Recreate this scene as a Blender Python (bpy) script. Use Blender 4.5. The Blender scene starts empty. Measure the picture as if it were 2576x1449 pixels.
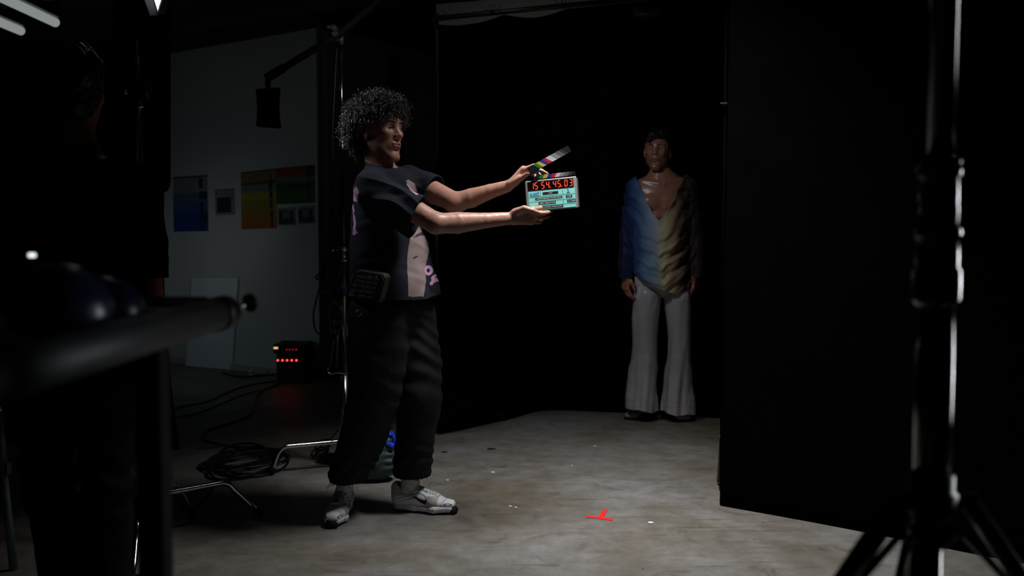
import bpy, bmesh, math, random
import numpy as np
from mathutils import Vector, Matrix, noise as mnoise
from mathutils.bvhtree import BVHTree

random.seed(7)
SC = bpy.context.scene
COL = SC.collection
# ------------------------------------------------------------------ camera
F_PX = 2400.0
CAM_H = 1.2
PITCH = math.atan((724.5 - 595.0) / F_PX)
cam_d = bpy.data.cameras.new('camera')
cam_d.sensor_width = 36.0
cam_d.lens = 36.0 * F_PX / 2576.0
cam_d.clip_start = 0.05
cam_d.clip_end = 100
cam_d.dof.use_dof = True
cam_d.dof.focus_distance = 4.0
cam_d.dof.aperture_fstop = 2.4
cam = bpy.data.objects.new('camera', cam_d)
COL.objects.link(cam)
cam.location = (0, 0, CAM_H)
cam.rotation_euler = (math.pi / 2 - PITCH, 0, 0)
SC.camera = cam
# ------------------------------------------------------------------ world, lights, exposure
SC.view_settings.view_transform = 'Standard'
SC.view_settings.look = 'None'
SC.view_settings.exposure = 0.0
SC.view_settings.gamma = 1.0
SC.view_settings.use_curve_mapping = False
w = bpy.data.worlds.new('studio_dark')
SC.world = w
w.use_nodes = True
w.node_tree.nodes['Background'].inputs[0].default_value = (0.55, 0.7, 0.8, 1)
w.node_tree.nodes['Background'].inputs[1].default_value = 0.0


def area(name, loc, target, size, power, color=(1, 1, 1), spread=180, size_y=None):
    l = bpy.data.lights.new(name, 'AREA')
    l.energy = power
    l.color = color
    l.size = size
    if size_y:
        l.shape = 'RECTANGLE'
        l.size_y = size_y
    l.spread = math.radians(spread)
    o = bpy.data.objects.new(name, l)
    COL.objects.link(o)
    o.location = loc
    d = Vector(target) - Vector(loc)
    o.rotation_euler = d.to_track_quat('-Z', 'Y').to_euler()
    o['label'] = name.replace('_', ' ')
    return o


# soft box over the set (out of frame), side rim, panel on the left; the wall, model and pole lamps are added
area('overhead_soft_light', (0.55, 3.74, 2.75), (0.48, 3.84, 0.0), 0.45, 22, (1.0, 0.985, 0.975), 88)
area('led_panel_light', (-1.42, 3.86, 2.36), (-0.6, 4.05, 1.62), 0.2, 1.7, (0.95, 0.96, 1.0), 50, 0.4)
area('added_far_wall_fill', (-0.5, 4.9, 3.04), (0.1, 7.0, 2.8), 0.3, 0.3, (1.0, 0.98, 0.95), 80)  # unseen lamp added to lift the wall strip above the backdrop
area('added_model_fill', (-0.35, 4.3, 2.6), (0.95, 6.1, 0.95), 0.25, 1.25, (0.95, 0.97, 1.0), 70)  # unseen fill added for the chest and trousers of the model
area('added_left_wall_fill', (-3.5, 6.9, 0.6), (-2.7, 8.7, 0.7), 0.5, 1.15, (0.70, 0.9, 1.0), 180)  # unseen bluish lamp added to brighten the lower left wall
area('added_back_wall_fill', (-2.9, 5.6, 2.85), (-1.9, 8.4, 1.2), 0.8, 0.36, (0.95, 0.98, 1.0), 150)  # added lamp standing in for bounce on the pale wall
area('stand_rim_light', (2.15, 2.05, 1.30), (0.6, 1.36, 1.25), 0.12, 1.9, (0.93, 0.97, 1.0), 44, 2.3)
area('added_pole_glint', (0.1, 3.1, 2.6), (-0.87, 4.93, 2.1), 0.09, 0.2, (0.93, 0.97, 1.0), 14, 0.75)  # unseen narrow lamp added for the highlight on the chrome pole


# ------------------------------------------------------------------ pixel (photo frame) to world helpers, used for measuring
def U(px, py, Y):
    cp, sp = math.cos(PITCH), math.sin(PITCH)
    rx = (px - 1288.0) / F_PX
    ry = (724.5 - py) / F_PX
    d = Vector((rx, cp + ry * sp, -sp + ry * cp))
    return Vector((0, 0, CAM_H)) + d * (Y / d.y)


def G(px, py, z=0.0):
    d = U(px, py, 1.0) - Vector((0, 0, CAM_H))
    return Vector((0, 0, CAM_H)) + d * ((z - CAM_H) / d.z)


def PLN(px, py, p0, n):
    d = U(px, py, 1.0) - Vector((0, 0, CAM_H))
    c = Vector((0, 0, CAM_H))
    t = (Vector(p0) - c).dot(n) / d.dot(n)
    return c + d * t


def project(V):
    """world verts (n,3) -> photo pixels; used to lay flat prints onto fabric"""
    cp, sp = math.cos(PITCH), math.sin(PITCH)
    x = V[:, 0]
    y = V[:, 1]
    z = V[:, 2] - CAM_H
    dep = y * cp - z * sp
    up = y * sp + z * cp
    return np.stack([1288 + F_PX * x / dep, 724.5 - F_PX * up / dep], 1)


# ------------------------------------------------------------------ materials
def mat(name, color, rough=0.6, metal=0.0, var=0.12, scale=8.0, bump=0.0, bscale=60.0, spec=0.5,
        sheen=0.0, coat=0.0, emit=None, estr=0.0, attr=False, detail=4, sss=0.0, bump_dist=0.004, coat_rough=0.1):
    m = bpy.data.materials.new(name)
    m.use_nodes = True
    nt = m.node_tree
    b = nt.nodes['Principled BSDF']
    b.inputs['Roughness'].default_value = rough
    b.inputs['Metallic'].default_value = metal
    b.inputs['Specular IOR Level'].default_value = spec
    if sheen:
        b.inputs['Sheen Weight'].default_value = sheen
        b.inputs['Sheen Roughness'].default_value = 0.5
    if coat:
        b.inputs['Coat Weight'].default_value = coat
        b.inputs['Coat Roughness'].default_value = coat_rough
    if sss:
        b.inputs['Subsurface Weight'].default_value = sss
        b.inputs['Subsurface Radius'].default_value = (0.012, 0.004, 0.002)
        b.inputs['Subsurface Scale'].default_value = 1.0
    tc = nt.nodes.new('ShaderNodeTexCoord')
    n = nt.nodes.new('ShaderNodeTexNoise')
    n.inputs['Scale'].default_value = scale
    n.inputs['Detail'].default_value = detail
    nt.links.new(tc.outputs['Object'], n.inputs['Vector'])
    ramp = nt.nodes.new('ShaderNodeMapRange')
    ramp.inputs['From Min'].default_value = 0.25
    ramp.inputs['From Max'].default_value = 0.75
    ramp.inputs['To Min'].default_value = 1 - var
    ramp.inputs['To Max'].default_value = 1 + var
    nt.links.new(n.outputs['Fac'], ramp.inputs['Value'])
    mul = nt.nodes.new('ShaderNodeVectorMath')
    mul.operation = 'SCALE'
    if attr:
        a = nt.nodes.new('ShaderNodeAttribute')
        a.attribute_name = 'col'
        nt.links.new(a.outputs['Color'], mul.inputs[0])
    else:
        mul.inputs[0].default_value = color[:3]
    nt.links.new(ramp.outputs[0], mul.inputs['Scale'])
    nt.links.new(mul.outputs[0], b.inputs['Base Color'])
    if bump:
        n2 = nt.nodes.new('ShaderNodeTexNoise')
        n2.inputs['Scale'].default_value = bscale
        n2.inputs['Detail'].default_value = 3
        nt.links.new(tc.outputs['Object'], n2.inputs['Vector'])
        bp = nt.nodes.new('ShaderNodeBump')
        bp.inputs['Strength'].default_value = bump
        bp.inputs['Distance'].default_value = bump_dist
        nt.links.new(n2.outputs['Fac'], bp.inputs['Height'])
        nt.links.new(bp.outputs['Normal'], b.inputs['Normal'])
    if emit:
        b.inputs['Emission Color'].default_value = (*emit[:3], 1)
        b.inputs['Emission Strength'].default_value = estr
    return m


M = {}
M['chrome'] = mat('chrome', (0.72, 0.73, 0.75), 0.16, 1.0, 0.05, 30, bump=0.05, bscale=90)
M['dark_chrome'] = mat('dark_chrome', (0.17, 0.17, 0.175), 0.12, 1.0, 0.05, 30)
M['steel'] = mat('brushed_steel', (0.5, 0.51, 0.52), 0.32, 1.0, 0.08, 30)
M['black_metal'] = mat('black_metal', (0.012, 0.012, 0.013), 0.38, 0.0, 0.1)
M['dark_cast'] = mat('dark_cast', (0.035, 0.036, 0.038), 0.42, 0.3, 0.15)
M['black_plastic'] = mat('black_plastic', (0.010, 0.010, 0.011), 0.45)
M['rubber'] = mat('rubber', (0.005, 0.005, 0.005), 0.7, spec=0.15)
M['cable'] = mat('cable_rubber', (0.006, 0.006, 0.006), 0.45, spec=0.4)
M['black_cloth'] = mat('black_cloth', (0.0022, 0.0022, 0.0024), 0.98, var=0.2, spec=0.0, bump=0.2, bscale=40)
M['black_flag'] = mat('black_flag_cloth', (0.0016, 0.0016, 0.0017), 0.98, var=0.2, spec=0.0)
M['wall_white'] = mat('wall_white', (0.40, 0.41, 0.40), 0.85, var=0.05, scale=1.6, bump=0.05, bscale=30)
M['wall_side'] = mat('wall_side_paint', (0.30, 0.27, 0.24), 0.85, var=0.05, scale=1.6)
M['wall_dark'] = mat('wall_dark', (0.006, 0.006, 0.006), 0.95, var=0.1, spec=0.1)
M['ceiling'] = mat('ceiling_paint', (0.05, 0.043, 0.042), 0.9, var=0.2, scale=2, spec=0.1)
M['beam'] = mat('beam_paint', (0.075, 0.065, 0.062), 0.9, var=0.2, scale=3, spec=0.1)
M['foam'] = mat('foam_board', (0.50, 0.54, 0.57), 0.75, var=0.03)
M['skin'] = mat('skin', (0.3, 0.14, 0.09), 0.42, attr=True, var=0.08, scale=40, bump=0.12, bscale=160, sss=0.25, bump_dist=0.001, spec=0.4)
M['skin_model'] = mat('skin_oiled', (0.3, 0.14, 0.09), 0.33, attr=True, var=0.06, scale=30, sss=0.15, spec=0.5, coat=0.22, coat_rough=0.22)
M['eye'] = mat('eye', (0.6, 0.58, 0.55), 0.1, attr=True, var=0.0, coat=1.0)
M['hair'] = mat('curly_hair', (0.028, 0.024, 0.027), 0.30, var=0.3, scale=60, spec=0.9)
M['hair2'] = mat('dark_hair', (0.006, 0.005, 0.005), 0.45, var=0.3, scale=60, spec=0.4)
M['tee'] = mat('tee_cotton', (0.018, 0.02, 0.028), 0.9, attr=True, var=0.1, scale=150, sheen=0.0, bump=0.25, bscale=500, spec=0.15, bump_dist=0.001)
M['pants'] = mat('nylon_trousers', (0.012, 0.011, 0.0135), 0.75, var=0.15, scale=5, bump=0.25, bscale=14, spec=0.2, sheen=0.0, bump_dist=0.01)
M['drape'] = mat('draped_silk', (1, 1, 1), 0.6, attr=True, var=0.06, scale=40, sheen=0.08, spec=0.25)
M['satin'] = mat('white_satin', (0.50, 0.48, 0.51), 0.34, attr=True, var=0.04, scale=5, bump=0.25, bscale=9, spec=0.5, bump_dist=0.02)
M['sneaker'] = mat('sneaker', (0.6, 0.6, 0.62), 0.55, attr=True, var=0.05, scale=30, spec=0.3)
M['lace'] = mat('lace', (0.62, 0.65, 0.62), 0.8)
M['sock'] = mat('sock', (0.55, 0.57, 0.57), 0.9, bump=0.3, bscale=200)
M['shoe_dark'] = mat('dark_woven_leather', (0.45, 0.44, 0.44), 0.42, var=0.6, scale=160, bump=0.6, bscale=180)
M['dark_shirt'] = mat('dark_shirt', (0.0025, 0.0025, 0.003), 0.95, spec=0.05)
M['dark_jean'] = mat('dark_jeans', (0.004, 0.0045, 0.006), 0.8, spec=0.15)
M['red_tape'] = mat('red_tape', (0.85, 0.02, 0.018), 0.5, var=0.03, emit=(1, 0.02, 0.015), estr=0.0)


# ------------------------------------------------------------------ object helpers
def link(name, me, m, parent=None, loc=None):
    o = bpy.data.objects.new(name, me)
    COL.objects.link(o)
    if m is not None:
        if isinstance(m, (list, tuple)):
            for q in m:
                me.materials.append(q)
        else:
            me.materials.append(m)
    if parent is not None:
        o.parent = parent
        if loc is None:
            o.matrix_parent_inverse = Matrix.Translation(-parent.location)
    if loc is not None:
        o.location = loc
    return o


def tag(o, label=None, cat=None, group=None, kind=None):
    if label:
        o['label'] = label
    if cat:
        o['category'] = cat
    if group:
        o['group'] = group
    if kind:
        o['kind'] = kind
    return o


def thing(name, loc, label, cat, group=None):
    o = bpy.data.objects.new(name, None)
    o.empty_display_size = 0.05
    COL.objects.link(o)
    o.location = loc
    return tag(o, label, cat, group)


def base_to(o):
    """move a one-mesh thing's origin to its base"""
    me = o.data
    n = len(me.vertices)
    v = np.empty(n * 3)
    me.vertices.foreach_get('co', v)
    v = v.reshape(-1, 3)
    c = np.array([(v[:, 0].min() + v[:, 0].max()) / 2, (v[:, 1].min() + v[:, 1].max()) / 2, v[:, 2].min()])
    v -= c
    me.vertices.foreach_set('co', v.ravel())
    o.location = Vector(c) + o.location
    return o


def np_mesh(name, V, Fq, smooth=True, col=None):
    me = bpy.data.meshes.new(name)
    V = np.asarray(V, dtype=np.float32)
    Fq = np.asarray(Fq, dtype=np.int32)
    k = Fq.shape[1]
    me.vertices.add(len(V))
    me.vertices.foreach_set('co', V.ravel())
    me.loops.add(len(Fq) * k)
    me.loops.foreach_set('vertex_index', Fq.ravel())
    me.polygons.add(len(Fq))
    me.polygons.foreach_set('loop_start', np.arange(0, len(Fq) * k, k, dtype=np.int32))
    me.polygons.foreach_set('loop_total', np.full(len(Fq), k, dtype=np.int32))
    me.update(calc_edges=True)
    me.polygons.foreach_set('use_smooth', np.full(len(Fq), smooth, dtype=bool))
    if col is not None:
        a = me.color_attributes.new('col', 'FLOAT_COLOR', 'POINT')
        c4 = np.ones((len(V), 4), dtype=np.float32)
        c4[:, :3] = col
        a.data.foreach_set('color', c4.ravel())
    return me


class MB:
    """collects shapes into one mesh, with material slots"""

    def __init__(s):
        s.bm = bmesh.new()

    def box(s, c, size, rot=None, bevel=0.0, mi=0):
        r = bmesh.ops.create_cube(s.bm, size=1.0)
        vs = r['verts']
        Mx = Matrix.Translation(c) @ (rot.to_4x4() if rot is not None else Matrix.Identity(4)) @ Matrix.Diagonal((*size, 1))
        bmesh.ops.transform(s.bm, matrix=Mx, verts=vs)
        fs = {f for v in vs for f in v.link_faces}
        for f in fs:
            f.material_index = mi
        if bevel:
            es = list({e for v in vs for e in v.link_edges})
            rr = bmesh.ops.bevel(s.bm, geom=es, offset=bevel, segments=2, profile=0.5, affect='EDGES')
            for f in rr['faces']:
                f.material_index = mi
        return s

    def tube(s, pts, r, n=12, mi=0, close=False, caps=True, ref=None):
        pts = [Vector(p) for p in pts]
        m = len(pts)
        rs = r if isinstance(r, (list, tuple)) else [r] * m
        rings = []
        prev = None
        for i, p in enumerate(pts):
            if close:
                t = (pts[(i + 1) % m] - pts[i - 1]).normalized()
            else:
                t = (pts[min(i + 1, m - 1)] - pts[max(i - 1, 0)]).normalized()
            if prev is None:
                a = Vector((0, 0, 1)) if abs(t.z) < 0.9 else Vector((1, 0, 0))
                u = t.cross(a).normalized()
            else:
                u = (prev - t * prev.dot(t)).normalized()
            prev = u
            v = t.cross(u)
            rings.append([s.bm.verts.new(p + (u * math.cos(2 * math.pi * k / n) + v * math.sin(2 * math.pi * k / n)) * rs[i]) for k in range(n)])
        last = m if close else m - 1
        for i in range(last):
            A, B = rings[i], rings[(i + 1) % m]
            for k in range(n):
                f = s.bm.faces.new((A[k], A[(k + 1) % n], B[(k + 1) % n], B[k]))
                f.smooth = True
                f.material_index = mi
        if caps and not close:
            f = s.bm.faces.new(rings[0][::-1])
            f.material_index = mi
            f = s.bm.faces.new(rings[-1])
            f.material_index = mi
        return s

    def lathe(s, base, axis, prof, n=20, mi=0):
        """prof: list of (dist along axis, radius)"""
        axis = Vector(axis).normalized()
        pts = []
        rs = []
        for d, r in prof:
            pts.append(Vector(base) + axis * d)
            rs.append(max(r, 1e-4))
        a = Vector((0, 0, 1)) if abs(axis.z) < 0.9 else Vector((1, 0, 0))
        u = axis.cross(a).normalized()
        v = axis.cross(u)
        rings = [[s.bm.verts.new(p + (u * math.cos(2 * math.pi * k / n) + v * math.sin(2 * math.pi * k / n)) * r) for k in range(n)] for p, r in zip(pts, rs)]
        for A, B in zip(rings, rings[1:]):
            for k in range(n):
                f = s.bm.faces.new((A[k], A[(k + 1) % n], B[(k + 1) % n], B[k]))
                f.smooth = True
                f.material_index = mi
        s.bm.faces.new(rings[0][::-1]).material_index = mi
        s.bm.faces.new(rings[-1]).material_index = mi
        return s

    def prism(s, poly, ex, mi=0):
        """poly: list of world points, extruded by vector ex"""
        ex = Vector(ex)
        A = [s.bm.verts.new(Vector(p)) for p in poly]
        B = [s.bm.verts.new(Vector(p) + ex) for p in poly]
        n = len(A)
        fs = [s.bm.faces.new(A), s.bm.faces.new(B[::-1])]
        for k in range(n):
            fs.append(s.bm.faces.new((A[k], B[k], B[(k + 1) % n], A[(k + 1) % n])))
        for f in fs:
            f.material_index = mi
        return s

    def quad(s, a, b, c, d, mi=0):
        f = s.bm.faces.new([s.bm.verts.new(Vector(p)) for p in (a, b, c, d)])
        f.material_index = mi
        return s

    def build(s, name, m, parent=None, smooth=False, sub=0, autosmooth=False):
        bmesh.ops.recalc_face_normals(s.bm, faces=s.bm.faces)
        me = bpy.data.meshes.new(name)
        s.bm.to_mesh(me)
        s.bm.free()
        if smooth:
            for p in me.polygons:
                p.use_smooth = True
        o = link(name, me, m, parent)
        if sub:
            md = o.modifiers.new('sub', 'SUBSURF')
            md.levels = sub
            md.render_levels = sub
        return o


def crom(pts, n=8, close=False):
    P = [Vector(p) for p in pts]
    m = len(P)
    out = []
    rng = range(m if close else m - 1)
    for i in rng:
        if close:
            p0, p1, p2, p3 = P[i - 1], P[i], P[(i + 1) % m], P[(i + 2) % m]
        else:
            p0 = P[max(i - 1, 0)]
            p1 = P[i]
            p2 = P[i + 1]
            p3 = P[min(i + 2, m - 1)]
        for k in range(n):
            t = k / n
            out.append(0.5 * ((2 * p1) + (p2 - p0) * t + (2 * p0 - 5 * p1 + 4 * p2 - p3) * t * t + (3 * p1 - p0 - 3 * p2 + p3) * t ** 3))
    if not close:
        out.append(P[-1])
    return out


def text_polys(s, size=1.0, bold=0.0):
    """text as filled triangles in the xy plane: verts (n,3), faces"""
    c = bpy.data.curves.new('t', 'FONT')
    c.body = s
    c.size = size
    c.align_x = 'CENTER'
    c.align_y = 'CENTER'
    c.offset = bold
    c.resolution_u = 3
    o = bpy.data.objects.new('t', c)
    COL.objects.link(o)
    dg = bpy.context.evaluated_depsgraph_get()
    me = bpy.data.meshes.new_from_object(o.evaluated_get(dg))
    V = [v.co.copy() for v in me.vertices]
    Fc = [tuple(p.vertices) for p in me.polygons]
    bpy.data.objects.remove(o)
    bpy.data.curves.remove(c)
    bpy.data.meshes.remove(me)
    return V, Fc


def add_text(mb, s, Mx, size, mi, bold=0.0, sx=1.0, fit=None):
    V, Fc = text_polys(s, size, bold)
    if fit and V:
        x0 = min(v.x for v in V)
        x1 = max(v.x for v in V)
        y0 = min(v.y for v in V)
        y1 = max(v.y for v in V)
        fx = fit[0] / (x1 - x0)
        fy = fit[1] / (y1 - y0)
        V = [Vector(((v.x - (x0 + x1) / 2) * fx, (v.y - (y0 + y1) / 2) * fy, 0)) for v in V]
    bv = [mb.bm.verts.new(Mx @ Vector((v.x * sx, v.y, v.z))) for v in V]
    for f in Fc:
        try:
            ff = mb.bm.faces.new([bv[i] for i in f])
            ff.material_index = mi
        except ValueError:
            pass


# ------------------------------------------------------------------ signed-distance sculpting
f32 = np.float32


def unit(v):
    v = np.asarray(v, float)
    return v / max(np.linalg.norm(v), 1e-12)


class Prim:
    def __init__(s, lo, hi, f):
        s.lo = np.asarray(lo, float)
        s.hi = np.asarray(hi, float)
        s.f = f


def seg(a, b, ra, rb, ref=(0, 1, 0)):
    """elliptical capsule a->b; ra/rb scalar or (r along ref, r across ref)"""
    a = np.asarray(a, float)
    b = np.asarray(b, float)
    ra = (ra, ra) if np.isscalar(ra) else ra
    rb = (rb, rb) if np.isscalar(rb) else rb
    ab = b - a
    L = max(np.linalg.norm(ab), 1e-6)
    w_ = ab / L
    u = np.asarray(ref, float)
    u = u - w_ * np.dot(u, w_)
    if np.linalg.norm(u) < 1e-3:
        u = np.array([1.0, 0, 0]) - w_ * w_[0]
    u = unit(u)
    v = np.cross(w_, u)
    R = max(*ra, *rb)
    lo = np.minimum(a, b) - R
    hi = np.maximum(a, b) + R

    def f(X, Y, Z):
        x = X - a[0]
        y = Y - a[1]
        z = Z - a[2]
        s_ = x * w_[0] + y * w_[1] + z * w_[2]
        t = np.clip(s_ / L, 0, 1)
        qw = s_ - t * L
        qu = x * u[0] + y * u[1] + z * u[2]
        qv = x * v[0] + y * v[1] + z * v[2]
        ru = ra[0] + (rb[0] - ra[0]) * t
        rv = ra[1] + (rb[1] - ra[1]) * t
        m = np.minimum(ru, rv)
        k0 = np.sqrt((qu / ru) ** 2 + (qv / rv) ** 2 + (qw / m) ** 2)
        k1 = np.sqrt((qu / ru ** 2) ** 2 + (qv / rv ** 2) ** 2 + (qw / m ** 2) ** 2) + 1e-9
        return np.where(k0 < 0.25, (k0 - 1) * m, k0 * (k0 - 1) / k1)
    return Prim(lo, hi, f)


def ell(c, r, R=None):
    c = np.asarray(c, float)
    r = np.asarray(r if not np.isscalar(r) else (r, r, r), float)
    R = np.eye(3) if R is None else np.asarray(R, float)
    ext = np.abs(R) @ r

    def f(X, Y, Z):
        x = X - c[0]
        y = Y - c[1]
        z = Z - c[2]
        p = [x * R[0, i] + y * R[1, i] + z * R[2, i] for i in range(3)]
        k0 = np.sqrt(sum((p[i] / r[i]) ** 2 for i in range(3)))
        k1 = np.sqrt(sum((p[i] / r[i] ** 2) ** 2 for i in range(3))) + 1e-9
        return np.where(k0 < 0.25, (k0 - 1) * r.min(), k0 * (k0 - 1) / k1)
    return Prim(c - ext, c + ext, f)


def xf(p, T):
    """place a local primitive by 4x4 rigid(+uniform scale) matrix"""
    T = np.array(T, float)
    sc = np.linalg.norm(T[:3, 0])
    Ti = np.linalg.inv(T)
    cs = np.array([[x, y, z, 1] for x in (p.lo[0], p.hi[0]) for y in (p.lo[1], p.hi[1]) for z in (p.lo[2], p.hi[2])])
    wv = (T @ cs.T).T[:, :3]

    def f(X, Y, Z):
        a = [X * Ti[i, 0] + Y * Ti[i, 1] + Z * Ti[i, 2] + Ti[i, 3] for i in range(3)]
        return p.f(*a) * sc
    return Prim(wv.min(0), wv.max(0), f)


class Vol:
    def __init__(s, lo, hi, h):
        s.h = h
        s.o = np.asarray(lo, float)
        s.n = np.ceil((np.asarray(hi, float) - s.o) / h).astype(int) + 1
        s.V = np.full(s.n, 0.3, dtype=f32)

    def reg(s, lo, hi):
        i0 = np.clip(np.floor((lo - s.o) / s.h).astype(int), 0, s.n)
        i1 = np.clip(np.ceil((hi - s.o) / s.h).astype(int) + 1, 0, s.n)
        if (i1 <= i0).any():
            return None
        ax = [(s.o[i] + np.arange(i0[i], i1[i]) * s.h).astype(f32) for i in range(3)]
        return tuple(slice(i0[i], i1[i]) for i in range(3)), ax[0][:, None, None], ax[1][None, :, None], ax[2][None, None, :]

    def add(s, p, k=0.01, op='u'):
        mg = k + 4 * s.h
        g = s.reg(p.lo - mg, p.hi + mg)
        if g is None:
            return s
        sl, X, Y, Z = g
        d = p.f(X, Y, Z).astype(f32)
        a = s.V[sl]
        if op == 'u':
            if k > 0:
                hh = np.maximum(k - np.abs(a - d), 0) / k
                s.V[sl] = np.minimum(a, d) - hh * hh * k * 0.25
            else:
                s.V[sl] = np.minimum(a, d)
        else:
            d = -d
            if k > 0:
                hh = np.maximum(k - np.abs(a - d), 0) / k
                s.V[sl] = np.maximum(a, d) + hh * hh * k * 0.25
            else:
                s.V[sl] = np.maximum(a, d)
        return s

    def chain(s, pts, rs, k=0.01, ref=(0, 1, 0), kin=None):
        for i in range(len(pts) - 1):
            s.add(seg(pts[i], pts[i + 1], rs[i], rs[i + 1], ref), k if i == 0 else 0.003)
        return s

    def cut(s, f, lo=None, hi=None):
        """V = max(V, -d) where d=f(X,Y,Z) negative inside the region removed"""
        lo = s.o if lo is None else np.asarray(lo, float)
        hi = s.o + s.n * s.h if hi is None else np.asarray(hi, float)
        g = s.reg(lo, hi)
        if g is None:
            return s
        sl, X, Y, Z = g
        d = f(X, Y, Z)
        s.V[sl] = np.maximum(s.V[sl], -d)
        return s

    def grad(s, P, S=None):
        S = s.V if S is None else S
        q = np.clip(((P - s.o) / s.h).round().astype(int), 1, np.array(s.n) - 2)
        i, j, k = q[:, 0], q[:, 1], q[:, 2]
        g = np.stack([S[i + 1, j, k] - S[i - 1, j, k], S[i, j + 1, k] - S[i, j - 1, k], S[i, j, k + 1] - S[i, j, k - 1]], 1).astype(float)
        n = np.linalg.norm(g, axis=1, keepdims=True)
        return g / np.maximum(n, 1e-9)

    def mesh(s, S=None):
        S = s.V if S is None else S
        h = s.h
        ins = S < 0
        c = np.zeros(tuple(np.array(S.shape) - 1), dtype=np.uint8)
        nx, ny, nz = S.shape
        for dx in (0, 1):
            for dy in (0, 1):
                for dz in (0, 1):
                    c += ins[dx:nx - 1 + dx, dy:ny - 1 + dy, dz:nz - 1 + dz]
        act = (c > 0) & (c < 8)
        del c
        idx = np.argwhere(act)
        cid = np.full(act.shape, -1, dtype=np.int32)
        cid[act] = np.arange(len(idx), dtype=np.int32)
        pos = np.zeros((len(idx), 3))
        cnt = np.zeros(len(idx))
        corners = [(x, y, z) for x in (0, 1) for y in (0, 1) for z in (0, 1)]
        vals = {cc: S[idx[:, 0] + cc[0], idx[:, 1] + cc[1], idx[:, 2] + cc[2]] for cc in corners}
        for cc in corners:
            for ax in range(3):
                if cc[ax] == 0:
                    dd = list(cc)
                    dd[ax] = 1
                    dd = tuple(dd)
                    v0, v1 = vals[cc], vals[dd]
                    m = (v0 < 0) != (v1 < 0)
                    den = np.where(m, v0 - v1, 1)
                    t = np.where(m, v0 / den, 0)
                    p = np.tile(np.array(cc, float), (len(idx), 1))
                    p[:, ax] += t
                    pos += p * m[:, None]
                    cnt += m
        pos /= np.maximum(cnt, 1)[:, None]
        V = s.o + (idx + pos) * h
        Q = []
        for ax in range(3):
            b, cx = [(1, 2), (2, 0), (0, 1)][ax]
            sl0 = [slice(1, -1)] * 3
            sl1 = [slice(1, -1)] * 3
            sl0[ax] = slice(0, -1)
            sl1[ax] = slice(1, None)
            A = ins[tuple(sl0)]
            B = ins[tuple(sl1)]
            e = np.argwhere(A != B)
            if len(e) == 0:
                continue
            sgn = A[e[:, 0], e[:, 1], e[:, 2]]
            off = np.ones(3, int)
            off[ax] = 0
            e = e + off
            eb = np.zeros(3, int)
            eb[b] = 1
            ec = np.zeros(3, int)
            ec[cx] = 1
            g = lambda q: cid[q[:, 0], q[:, 1], q[:, 2]]
            q0, q1, q2, q3 = g(e), g(e - eb), g(e - eb - ec), g(e - ec)
            quad = np.stack([q0, q1, q2, q3], 1)
            quad[~sgn] = quad[~sgn][:, ::-1]
            Q.append(quad)
        Q = np.concatenate(Q)
        Q = Q[(Q >= 0).all(1)]
        return V, Q


def lap(V, Q, it=1, lam=0.5):
    n = len(V)
    E = np.concatenate([Q[:, [0, 1]], Q[:, [1, 2]], Q[:, [2, 3]], Q[:, [3, 0]]])
    deg = np.bincount(E[:, 0], minlength=n) + np.bincount(E[:, 1], minlength=n)
    for _ in range(it):
        A = np.stack([np.bincount(E[:, 0], V[E[:, 1], k], n) + np.bincount(E[:, 1], V[E[:, 0], k], n) for k in range(3)], 1)
        V = V + lam * (A / np.maximum(deg, 1)[:, None] - V)
    return V


def fbm(P, sc, oct=2, seed=0.0):
    """cheap vectorised noise from rotated sines, about -1..1"""
    out = np.zeros(len(P))
    amp = 1.0
    rs = np.random.RandomState(int(seed * 10) + 3)
    for o in range(oct):
        acc = np.zeros(len(P))
        Q = P * sc
        w0 = rs.rand(3, 3) * 2 - 1
        Q2 = Q + 0.6 * np.sin(Q @ w0.T * 1.7 + rs.rand(3) * 6)
        for _ in range(5):
            d = unit(rs.randn(3))
            acc += np.sin((Q2 @ d) * (0.7 + rs.rand()) * 2 + rs.rand() * 6.28)
        out += amp * acc / 3.2
        amp *= 0.5
        sc *= 2.1
    return out


def in_poly(P, poly):
    x, y = P[:, 0], P[:, 1]
    r = np.zeros(len(P), bool)
    n = len(poly)
    for i in range(n):
        x1, y1 = poly[i]
        x2, y2 = poly[(i + 1) % n]
        c = ((y1 > y) != (y2 > y)) & (x < (x2 - x1) * (y - y1) / ((y2 - y1) + 1e-12) + x1)
        r ^= c
    return r


def sdf_object(name, V, Q, m, parent, col=None):
    me = np_mesh(name, V, Q, True, col)
    return link(name, me, m, parent)


def frame(fwd, up=(0, 0, 1), origin=(0, 0, 0), scale=1.0):
    """local x=forward, y=left, z=up"""
    f = unit(fwd)
    u = np.asarray(up, float)
    l = unit(np.cross(u, f))
    u = np.cross(f, l)
    T = np.eye(4)
    T[:3, 0] = f * scale
    T[:3, 1] = l * scale
    T[:3, 2] = u * scale
    T[:3, 3] = origin
    return T
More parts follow.
